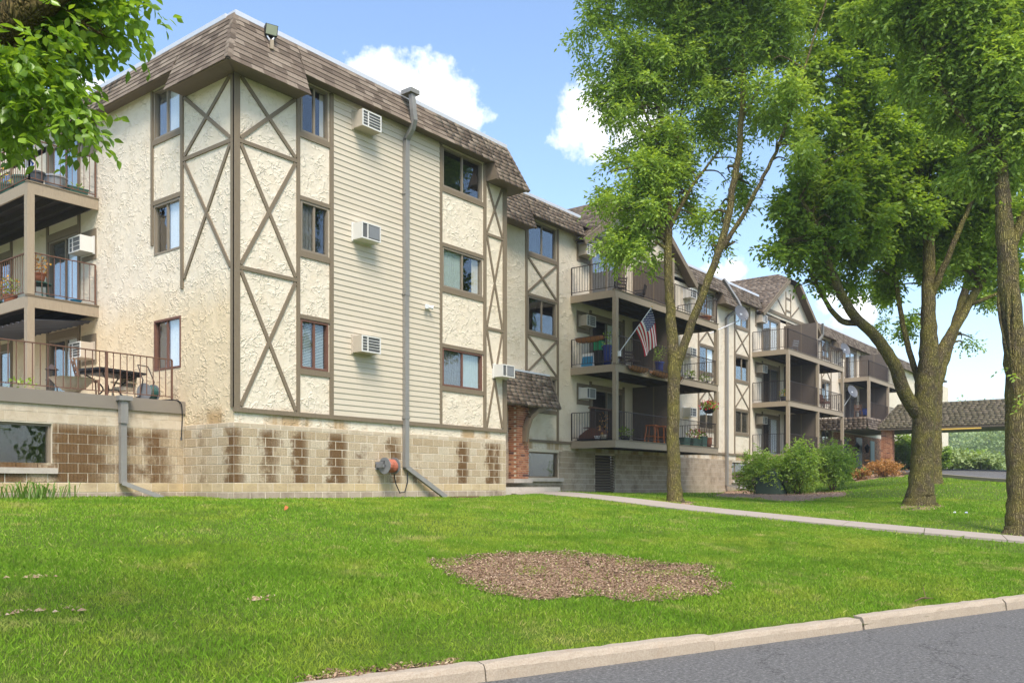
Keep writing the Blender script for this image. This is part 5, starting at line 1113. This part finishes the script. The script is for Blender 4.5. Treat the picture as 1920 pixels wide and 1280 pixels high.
st = thing('plant_stand', 'slim iron stand carrying the candle lantern', 'stand', (-1.9,4.2,ZT_)); part('top', MB().lathe([(0,.53),(.13,.53),(.13,.545),(0,.545)], 12), 'iron', st)
for k in range(3): part('leg', MB().bar((.1*math.cos(k*2.1),.1*math.sin(k*2.1),.53),(.16*math.cos(k*2.1),.16*math.sin(k*2.1),0),.02), 'iron', st)
h2 = thing('hose_cart', 'hose cart with coiled green hose at the right end of the terrace', 'hose cart', (-.62,2.35,ZT_), R_(20))
for x in (-.14,.14): part('reel_disc', MB().tube([(x-.008,0,.24),(x+.008,0,.24)], .2, 18), 'grey_plastic', h2)
part('hose', MB().tube([(-.12+.24*i/120, .15*math.cos(i*.5), .24+.15*math.sin(i*.5)) for i in range(121)], .018, 6), 'green_hose', h2)
for x in (-.2,.2): part('wheel', MB().tube([(x-.015,.12,.07),(x+.015,.12,.07)], .07, 12), 'black', h2)
part('frame', MB().tube([(-.18,.1,.08),(-.18,.0,.5),(-.16,.16,.85),(.16,.16,.85),(.18,.0,.5),(.18,.1,.08)], .014, 6), 'iron', h2)
hz = thing('garden_hose', 'black hose running over the terrace edge down the block wall', 'hose', (-.17,1.85,3.55)); part('tube', MB().tube(catmull([Vector((-.35,.35,.02)),Vector((-.1,.1,.04)),Vector((.02,-.02,-.02)),Vector((.05,-.04,-.3)),Vector((.03,-.035,-.8))],5), .014, 6), 'black', hz)
part('nozzle', MB().tube([(.03,-.035,-.8),(.03,-.035,-.87)], .02, 8), 'dark_grey', hz)
pot('wood_planter', 'brown box planter beside the sliding door on the terrace', (-2.2,4.9,ZT_), .22, .3, 'wicker', ('leaf_bush',), sq=True)
# middle left balcony
pot('flower_pot', 'red pot of orange and yellow flowers on the middle left balcony', (-1.15,6.6,6.72), .17, .24, 'terracotta', ('leaf_orange','yellow_flower'), n=90, ph=.25)
ps = thing('plant_table', 'small dark green table under the red flower pot', 'table', (-1.15,6.6,6.25)); part('top', MB().lathe([(0,.44),(.3,.44),(.3,.468),(0,.468)], 14), 'green_pot', ps)
for k in range(4): part('leg', MB().bar((.2*math.cos(k*1.57),.2*math.sin(k*1.57),.44),(.24*math.cos(k*1.57),.24*math.sin(k*1.57),0),.03), 'green_pot', ps)
pot('flower_pot', 'pot of yellow flowers by the outer railing of the middle left balcony', (-1.4,7.6,6.25), .16, .26, 'terracotta', ('leaf_bush','yellow_flower'), n=90, ph=.28)
pot('flower_pot', 'low pot with rusty foliage left on the middle left balcony', (-1.4,8.5,6.25), .18, .22, 'green_pot', ('leaf_orange',), n=80, ph=.3)
pot('blue_bowl', 'small blue bowl at the right end of the middle left balcony', (-.45,6.1,6.25), .13, .1, 'bag_blue', cat='bowl')
# top left balcony
pot('grey_tub', 'pale grey round tub on the top left balcony', (-.85,6.35,8.98), .26, .42, 'grey_bin', cat='tub')
pot('planter_box', 'dark green planter at the right end of the top left balcony', (-.42,6.12,8.98), .13, .18, 'green_pot', ('leaf_bush',), n=20, sq=True, ph=.05)
pot('dark_pot', 'dark stacked pots at the corner of the top left balcony', (-1.35,6.2,8.98), .17, .36, 'dark_grey')
pot('green_tub', 'large green tub behind the outer railing of the top left balcony', (-1.4,6.9,8.98), .22, .38, 'green_pot')
pot('green_tub', 'green tub with yellow flowers far left on the top balcony', (-1.42,7.7,8.98), .22, .34, 'green_pot', ('leaf_bush','yellow_flower'), n=40)
um = thing('draped_cloth', 'white and blue cloth drooping over the top left balcony', 'cloth', (-1.25,7.0,9.0)); mb = MB(); mi = []
for i in range(9):
    for j in range(9): mb.v.append((-.1+.05*math.sin(j*2.2), -.55+1.1*i/8*(.35+.65*j/8)-.0, 1.55-1.0*(1-j/8)-.35*abs(i-4)/4*(j/8)))
for i in range(8):
    for j in range(8): a = i*9+j; mb.f.append((a,a+9,a+10,a+1)); mi.append(1 if i < 2 else 0)
me = mb.mesh('cloth'); me.materials.append(M['white_cloth']); me.materials.append(M['blue_cloth']); me.polygons.foreach_set('material_index', mi); link('cloth', me, None, um); part('pole', MB().tube([(0,0,0),(0,0,1.7)], .02, 6), 'pole', um)
# near gabled stack, middle balcony
a1 = 15.75; z1_, z2_, z3_ = 3.33, 6.05, 8.71
def trough(label, loc, rz, L=1.0):
    t = thing('trough_planter', label, 'planter', loc, rz, 'coir trough planters'); mb = MB(); n = 10
    for i in range(13):
        x = -L/2+L*i/12; k = math.sin(math.pi*min(1, max(0, (i+.6)/13.2)))**.3
        for j in range(n+1): a = math.pi*j/n; mb.v.append((x, -.13*k*math.cos(a), -.2*k*math.sin(a)))
    for i in range(12):
        for j in range(n): q = i*(n+1)+j; mb.f.append((q,q+n+1,q+n+2,q+1))
    part('liner', mb, 'coir', t, smooth=True); wr = MB()
    for i in range(1, 12, 2):
        x = -L/2+L*i/12; wr.tube([(x,-.14*math.cos(math.pi*j/8),-.212*math.sin(math.pi*j/8)) for j in range(9)], .007, 5)
    wr.bar((-L/2,-.14,0),(L/2,-.14,0),.016).bar((-L/2,.14,0),(L/2,.14,0),.016); part('wire_frame', wr, 'iron', t); return t
trough('coir lined trough planter hung on the side railing top of the middle near balcony', (a1+.02,1.15,z2_+1.03), R_(90), 1.2)
trough('coir trough planter low outside the middle balcony, nearest the corner post', (a1+1.35,-.12,z2_-.02), 0, 1.25); trough('longer coir trough planter right of the first below the flag', (a1+3.05,-.12,z2_-.04), 0, 1.5); trough('short coir trough planter left of the ash trunk under the middle railing', (a1+4.35,-.12,z2_-.05), 0, .8)
pot('blue_urn', 'tall cobalt blue urn beside the corner post on the middle balcony', (a1+.35,.62,z2_), .17, .72, 'blue_pot', ('leaf_ash',), n=60, ph=.3)
pot('blue_urn', 'cobalt blue urn with leafy plant next to the ash trunk', (a1+3.9,.4,z2_), .18, .5, 'blue_pot', ('leaf_bush',), n=120, ph=.4)
bg_ = thing('soil_bag', 'blue and white plastic soil bag on the middle near balcony', 'bag', (a1+.4,1.45,z2_), R_(-90)); part('sack', MB().hexa([(-.3,-.13,0),(.3,-.13,0),(.3,.13,0),(-.3,.13,0),(-.26,-.04,.5),(.26,-.04,.52),(.26,.04,.52),(-.26,.04,.5)]), 'white', bg_); part('print', MB().hexa([(-.25,-.136,.03),(.25,-.136,.03),(.25,-.12,.03),(-.25,-.12,.03),(-.22,-.064,.4),(.22,-.064,.4),(.22,-.05,.4),(-.22,-.05,.4)]), 'bag_blue', bg_)
bn = thing('dark_bin', 'black bin between the soil bag and the blue urn', 'bin', (a1+.4,1.0,z2_)); part('body', MB().lathe([(0,0),(.16,0),(.2,.5),(.2,.52),(.18,.52)], 14), 'black', bn); part('lid', MB().lathe([(.21,.522),(.19,.56),(0,.58)], 14), 'black', bn)
gb = thing('green_box', 'bright green box on top of the black bin', 'box', (a1+.4,1.0,z2_+.585)); part('carton', MB().box(-.13,.13,-.15,.15,0,.34), 'green_box', gb); part('tape', MB().box(-.132,.132,-.02,.02,.0,.342), 'utility_green', gb)
chair('balcony_chair', 'dark metal chair behind the railing on the middle near balcony', (a1+1.6,.9,z2_), R_(15), 'iron', 1); chair('balcony_chair', 'second dark metal chair further right behind the flag', (a1+2.7,.9,z2_), R_(-20), 'iron', 1)
pot('rail_plant', 'low green potted plant on the middle balcony right of the trunk', (a1+6.6,.4,z2_), .16, .14, 'dark_grey', ('leaf_dark',), n=90); pot('rail_plant', 'low green potted plant in the right corner of the middle balcony', (a1+8.0,.4,z2_), .16, .12, 'dark_grey', ('leaf_dark',), n=90)
pot('leafy_plant', 'yellow green leafy plant right of the ash trunk on the middle balcony', (a1+5.4,.4,z2_), .18, .35, 'blue_pot', ('leaf_lily',), n=140, ph=.5)
# top
chair('balcony_chair', 'dark folding chair on the near top balcony beside the sliding door', (a1+1.5,.8,z3_), R_(150), 'iron', .85); chair('balcony_chair', 'low dark chair in the middle of the near top balcony', (a1+3.0,.8,z3_), R_(200), 'black', .8, False)
pot('terracotta_bowl', 'terracotta bowl in the right corner of the near top balcony', (a1+7.8,.3,z3_), .26, .22, 'terracotta')
# lowest
wl_ = thing('wicker_lounger', 'brown wicker curved seat at the left end of the lowest near balcony', 'seat', (a1+.55,1.35,z1_), R_(-90)); mb = MB()
for i in range(9):
    t_ = i/8; x = -.45+.9*t_; z = .12+.34*math.sin(math.pi*(.15+.55*t_))**2
    mb.v += [(x,-.28,z),(x,.28,z),(x,.28,0),(x,-.28,0)]
for i in range(8):
    q = 4*i; mb.f += [(q,q+4,q+5,q+1),(q+1,q+5,q+6,q+2),(q+3,q+2,q+6,q+7),(q,q+3,q+7,q+4)]
mb.f += [(0,1,2,3),(32,35,34,33)]; part('body', mb, 'wicker', wl_); part('pad', MB().box(-.3,.3,-.22,.22,.47,.5), 'brown_wood', wl_)
for i, x in enumerate((3.55, 4.3)):
    bs = thing('bar_stool', ['orange wooden stool on the lowest near balcony, left one','orange wooden stool beside the ash trunk on the lowest near balcony'][i], 'stool', (a1+x,.55,z1_), R_(10)); part('seat', MB().box(-.2,.2,-.2,.2,.68,.72), 'orange_wood', bs)
    for sx in (-1,1):
        for sy in (-1,1): part('leg', MB().bar((sx*.22,sy*.22,0),(sx*.16,sy*.16,.68),.04), 'orange_wood', bs)
        part('rung', MB().bar((sx*.2,-.2,.28),(sx*.2,.2,.28),.025), 'orange_wood', bs)
pot('tray_plant', 'dark potted plant low behind the railing right of the corner post', (a1+1.35,.45,z1_), .2, .18, 'black', ('leaf_dark',), n=120, ph=.2)
pot('twig_pot', 'small tan pot with dry orange twigs left of the corner post', (a1+.3,.75,z1_), .12, .2, 'stone_urn', ('leaf_orange',), n=50, ph=.45)
pot('white_dish', 'small white bowl on the lowest balcony next to the wicker seat', (a1+.3,1.0,z1_), .12, .16, 'white', cat='bowl')
tl = thing('long_tray', 'long black boot tray along the side railing of the lowest balcony', 'tray', (a1+.3,1.1,z1_)); part('base', MB().box(-.15,.15,-.7,.7,0,.02), 'black_tray', tl); part('rim', MB().box(-.16,-.14,-.7,.7,0,.06).box(.14,.16,-.7,.7,0,.06), 'black_tray', tl)
pot('red_flower_pot', 'green planter with red and dark flowers right of the ash trunk', (a1+6.7,.3,z1_), .2, .3, 'green_pot', ('leaf_dark','red_flower'), n=160, ph=.25, sq=True)
pot('green_planter', 'teal square planter next to the terracotta pot', (a1+7.6,.3,z1_), .12, .42, 'green_pot', ('leaf_dark','red_flower'), n=60, ph=.12, sq=True)
pot('terracotta_pot', 'plain terracotta pot at the right end of the lowest balcony', (a1+8.15,.3,z1_), .15, .42, 'terracotta')
pot('green_planter', 'low green planter directly right of the ash trunk', (a1+5.9,.3,z1_), .14, .3, 'green_pot', sq=True)
hb = thing('hanging_basket', 'hanging basket of red flowers at the right of the lowest near balcony', 'hanging basket', (a1+7.55,.0,4.72)); part('basket', MB().lathe([(.05,0),(.18,.05),(.26,.24),(.24,.24),(0,.2)], 14), 'black', hb)
c2, v2 = ell_points(260, (0,0,.32), (.38,.34,.18), .5); leaf_mesh('foliage', c2, v2, (.08,.13), (.025,.04), 'leaf_bush', hb, .5, .2); c2, v2 = ell_points(170, (0,0,.36), (.5,.42,.24), .25); leaf_mesh('blossom', c2, v2, (.06,.1), (.03,.045), 'red_flower', hb, .8, .1)
part('hanger', MB().tube([(0,0,.2),(0,0,1.02)], .012, 5), 'iron', hb)
sgn_ = thing('wooden_shelf', 'dark plank shelf by the corner post on the lowest near balcony', 'shelf', (a1+.9,1.2,z1_)); part('plank', MB().box(-.75,.75,-.12,.12,1.18,1.22), 'brown_wood', sgn_)
for x in (-.6,.6): part('leg', MB().box(x-.02,x+.02,-.1,.1,0,1.178), 'iron', sgn_)
# far gabled stack
a2 = 32.75
pot('orange_flower_pot', 'pot of orange flowers on the middle balcony of the far stack', (a2+.5,.5,z2_), .18, .25, 'dark_grey', ('leaf_dark','yellow_flower'), n=90)
chair('wicker_armchair', 'dark wicker armchair with red cushion on the far middle balcony', (a2+6.6,.8,z2_), R_(20), 'wicker', 1.1, False); chair('wicker_armchair', 'second dark wicker armchair at the right end of the far middle balcony', (a2+7.8,.8,z2_), R_(-20), 'wicker', 1.1, False)
cu = thing('red_cushion', 'dull red cushion leaning on the wicker armchair', 'cushion', (a2+6.65,.72,z2_+.56), R_(20)); part('pad', MB().hexa([(-.2,-.05,0),(.2,-.05,0),(.2,.08,0),(-.2,.08,0),(-.18,.05,.38),(.18,.05,.38),(.18,.16,.38),(-.18,.16,.38)]), 'terracotta', cu); part('piping', MB().bar((-.2,.0,.2),(.2,.0,.2),.015), 'brown_wood', cu)
chair('balcony_chair', 'grey patio chair on the top balcony of the far stack', (a2+2.6,.8,z3_), R_(160), 'grey_plastic', .9)
ut = thing('patio_set', 'dark bistro table with blue cloth on the balcony above the entrance', 'table', (48.6,.8,z2_)); part('top', MB().lathe([(0,.72),(.5,.72),(.5,.75),(0,.75)], 16), 'black', ut); part('column', MB().tube([(0,0,0),(0,0,.72)], .04, 8), 'black', ut); part('cloth', MB().lathe([(.3,.752),(.32,.5),(.2,.3)], 12), 'blue_cloth', ut)
chair('balcony_chair', 'dark chair left of the bistro table above the entrance', (47.6,.9,z2_), R_(100), 'brown_wood', 1)

# ------------------------------------------------------------------ ground cover
# mulch patch in the lawn, bed under the shrubs
def ring(pts, n=64, jit=.06):
    c = sum((Vector((p.x,p.y)) for p in pts), Vector((0,0)))/len(pts); P_ = catmull([Vector((p.x,p.y)) for p in pts]+[Vector((pts[0].x,pts[0].y))], 8)[:-1]
    return c, [p + Vector((random.gauss(0,jit), random.gauss(0,jit))) for p in P_]
def inside(X, Y, poly):
    r = np.zeros(len(X), bool); n = len(poly)
    for i in range(n):
        x0, y0 = poly[i]; x1, y1 = poly[(i+1) % n]; c = ((y0 > Y) != (y1 > Y)); r ^= c & (X < (x1-x0)*(Y-y0)/(y1-y0+1e-12)+x0)
    return r
def bed(name, px, lift=.012):
    c, P_ = ring([gnd(*q) for q in px]); mb = MB(); mb.v.append((c.x, c.y, h(c.x,c.y)+lift)); n = len(P_); K = 5
    for k in range(1, K+1):
        for p in P_: q = c+(p-c)*k/K; mb.v.append((q.x, q.y, h(q.x,q.y)+(lift if k < K else -.01)))
    for i in range(n): mb.f.append((0, 1+i, 1+(i+1) % n))
    for k in range(K-1):
        for i in range(n): a = 1+k*n+i; b = 1+k*n+(i+1) % n; mb.f.append((a, a+n, b+n, b))
    o = part(name, mb, 'mulch_base', None, 'structure', True); return [(p.x, p.y) for p in P_]
patch = bed('mulch_patch', [(800,1052),(900,1040),(1040,1034),(1180,1046),(1260,1058),(1330,1062),(1345,1085),(1375,1102),(1300,1124),(1180,1128),(1100,1122),(1000,1128),(910,1112),(850,1085)])
bed2 = bed('mulch_bed', [(1330,931),(1400,936),(1500,942),(1560,936),(1600,928),(1580,921),(1500,919),(1400,917),(1345,922)])
bed3 = bed('entrance_bed', [(1600,905),(1650,897),(1700,893),(1690,885),(1640,887),(1590,897)])
bed4 = bed('kerb_soil', [(560,1276),(640,1266),(720,1258),(790,1250),(860,1240),(870,1246),(780,1262),(690,1278),(600,1285)])
bed6 = bed('maple_soil', [(1682,948),(1725,941),(1770,947),(1765,954),(1725,958),(1690,955)])
bed5 = bed('tree_soil', [(1235,943),(1262,938),(1300,940),(1306,946),(1275,952),(1240,950)])
def chips(name, poly, n, sz):
    P_ = np.array(poly); X = rng.uniform(P_[:,0].min(), P_[:,0].max(), n*2); Y = rng.uniform(P_[:,1].min(), P_[:,1].max(), n*2); k = inside(X, Y, poly); X, Y = X[k], Y[k]; n = len(X)
    C = np.c_[X, Y, hts(X, Y)+.016+rng.uniform(0,.015,n)]; D = rng.normal(0,1,(n,3)); D[:,2] *= .25; leaf_mesh(name, C, D, sz, (.004,.012), 'chip', None, .1, 0, 'stuff')
chips('wood_chips', patch, 26000, (.012,.045)); chips('bed_chips', bed2, 5000, (.04,.1)); chips('kerb_debris', bed4, 2500, (.02,.06))
# grass blades
def grass(n, smin, smax, dmin, dmax, hmin, hmax, w0):
    s_ = rng.uniform(smin, smax, n); d_ = rng.uniform(dmin, dmax, n); X = K0.x+E1.x*s_+E2.x*d_; Y = K0.y+E1.y*s_+E2.y*d_
    F_ = F0+CT*X+ST*Y; R2 = R0+ST*X-CT*Y; k = (F_ > 4) & (np.abs(R2/F_) < .66); dist = np.hypot(F_, R2)
    k &= ~((X > -.05) & (Y > -.03)) & ~((X < 0) & (Y > 1.86)) & ~((X>9.3)&(X<12.8)&(Y>.3))
    X, Y, dist = X[k], Y[k], dist[k]
    for q, keep in ((patch,.07),(bed2,.0),(bed3,.0),(bed4,.10),(bed5,.1),(bed6,.25)):
        qc = np.mean(q, axis=0); wx = .16*np.sin(X*5.1+Y*3.3)+.10*np.sin(X*11.7-Y*7.9)+.07*rng.normal(0,1,len(X)); ins = inside(qc[0]+(X-qc[0])*1.10+wx, qc[1]+(Y-qc[1])*1.10+wx*.8, q); tuft = np.sin(X*2.9+1.3*np.sin(Y*3.1))*np.sin(Y*3.7+X*1.1) > .55; kk = ~ins | (rng.uniform(0,1,len(X)) < np.where(tuft, keep*9, keep)); X, Y, dist = X[kk], Y[kk], dist[kk]
    dm = np.full(len(X), 9.)
    for i in range(0, len(walk_c)-1):
        a, b = walk_c[i], walk_c[i+1]; ab = b-a; tt = np.clip(((X-a[0])*ab[0]+(Y-a[1])*ab[1])/(ab@ab), 0, 1); dm = np.minimum(dm, np.hypot(X-a[0]-ab[0]*tt, Y-a[1]-ab[1]*tt))
    dk_ = (X-da.x)*dn_.x+(Y-da.y)*dn_.y
    kk = (dm > WALK_W-.03) & ~((dk_ > -.15) & (X > 25)); X, Y, dist = X[kk], Y[kk], dist[kk]; n = len(X)
    lum = .75+.5*np.sin(X*1.7+np.sin(Y*2.3))*np.sin(Y*1.3+X*.6)
    Hh = rng.uniform(hmin, hmax, n)*(.8+.35*lum); W_ = w0*np.clip(dist/9, .9, 3.2)*rng.uniform(.7,1.3,n); a = rng.uniform(0, 6.283, n); lean = rng.normal(0, .42, n)*Hh+.25*Hh; la = rng.uniform(0, 6.283, n)
    Z = hts(X, Y)-.008; sx, sy = np.cos(a)*W_, np.sin(a)*W_
    V = np.stack([np.c_[X-sx,Y-sy,Z], np.c_[X+sx,Y+sy,Z], np.c_[X+np.cos(la)*lean*.35+sx*.7,Y+np.sin(la)*lean*.35+sy*.7,Z+Hh*.6], np.c_[X+np.cos(la)*lean,Y+np.sin(la)*lean,Z+Hh]], 1)
    return V.reshape(-1,3)
V = np.concatenate([grass(400000, -9, 14, .155, 6, .025, .06, .0036), grass(330000, -14, 24, 6, 16, .03, .06, .0042), grass(150000, 5, 50, 2, 34, .04, .075, .005)])
numesh('grass', V, np.arange(len(V)).reshape(-1,4), 4, 'grass', None, 'stuff'); tag(bpy.data.objects['grass'], 'short mown bright green lawn grass with a few dry patches', 'grass')
for nm, lb_ in (('wood_chips','brown wood chips scattered over the bare lawn patch'),('bed_chips','brown mulch chips under the green shrubs'),('kerb_debris','dark soil crumbs along the kerb')): tag(bpy.data.objects[nm], lb_, 'mulch')
# small things on the ground
tg = thing('fallen_twig', 'forked dry twig lying on the grass by the kerb', 'twig', tuple(gnd(1735,1128))); part('stem', MB().tube([(-.35,.05,.03),(-.1,.02,.05),(.2,-.06,.02)], [.006,.01,.008], 5), 'brown_wood', tg); part('side_shoot', MB().tube([(.02,0,.04),(.1,.05,.17)], [.006,.003], 5), 'brown_wood', tg)
lf = thing('dry_leaf', 'single curled orange leaf standing in the lawn', 'leaf', tuple(gnd(537,960))); part('blade', MB().add([(-.05,0,.03),(0,-.03,.06),(.05,0,.10),(0,.03,.13),(-.04,.01,.09)], [(0,1,2,3,4)]), 'orange_wood', lf)
for i, (px, py, lab) in enumerate([(1790,962,'white scrap of litter on the lawn, left one'),(1812,963,'bluish scrap of litter on the lawn, right one')]):
    g = gnd(px, py); li = thing('litter', lab, 'litter', tuple(g)); part('scrap', MB().hexa([(-.09,-.05,.04),(.1,-.03,.05),(.07,.06,.05),(-.06,.05,.04),(-.07,-.03,.09),(.05,-.01,.12),(.05,.04,.10),(-.03,.03,.1)]), 'litter' if i else 'white', li); li.scale = (.8,.8,.45)
sp = thing('splash_board', 'flat weathered board on the grass below the long downspout', 'board', (6.95,-.5,h(6.95,-.5)), R_(-8)); part('plank', MB().box(-.55,.35,-.16,.16,.0,.045), 'brown_wood', sp); part('edge', MB().box(-.55,.35,-.18,-.161,.0,.06), 'brown_wood', sp)
ps_ = thing('black_drain', 'black corrugated drain pieces lying by the plinth near the downspout', 'drain', (30.6,.9,h(30.6,.9)), R_(-20)); part('pipe', MB().tube([(-.9,0,.1),(.8,-.3,.08)], .09, 10), 'black', ps_); part('elbow', MB().tube([(-1.6,-.2,.08),(-1.1,-.4,.06)], .06, 8), 'downs', ps_)
for i, (px, py) in enumerate(((55,1083),(110,1141),(490,1122),(20,1150))):
    g = gnd(px, py); ds_ = thing('bare_spot', ['small dark earth clod in the left lawn','pale flat stone in the lawn near the lower left','dark clods of earth in the middle of the lawn','patch of bark chips at the left picture edge'][i], 'soil', tuple(g)); mb = MB()
    for k in range(14): x, y = random.gauss(0,.13), random.gauss(0,.09); r = random.uniform(.02,.05); mb.add([(x-r,y-r*.6,.0),(x+r,y-r*.5,.0),(x+r*.8,y+r*.6,.0),(x-r*.7,y+r*.5,0),(x,y,r*.3+.012)], [(0,1,4),(1,2,4),(2,3,4),(3,0,4)])
    part('clods', mb, 'chip', ds_, 'stuff')
# ------------------------------------------------------------------ the air
hz_ = link('haze', MB().box(-640,640,-640,640,-1.2,24).mesh('haze'), None, None, 'stuff'); hm = bpy.data.materials.new('haze'); hm.use_nodes = True; hn = hm.node_tree.nodes; hn.remove(hn['Principled BSDF'])
pv = hn.new('ShaderNodeVolumePrincipled'); pv.inputs['Color'].default_value = (.86,.90,.95,1); pv.inputs['Density'].default_value = .0007; pv.inputs['Anisotropy'].default_value = .2
hm.node_tree.links.new(pv.outputs[0], hn['Material Output'].inputs['Volume']); hz_.data.materials.append(hm); tag(hz_, 'pale summer haze over the far trees and driveway', 'haze')
for o in bpy.data.objects:
    if '_off' in o: del o['_off']
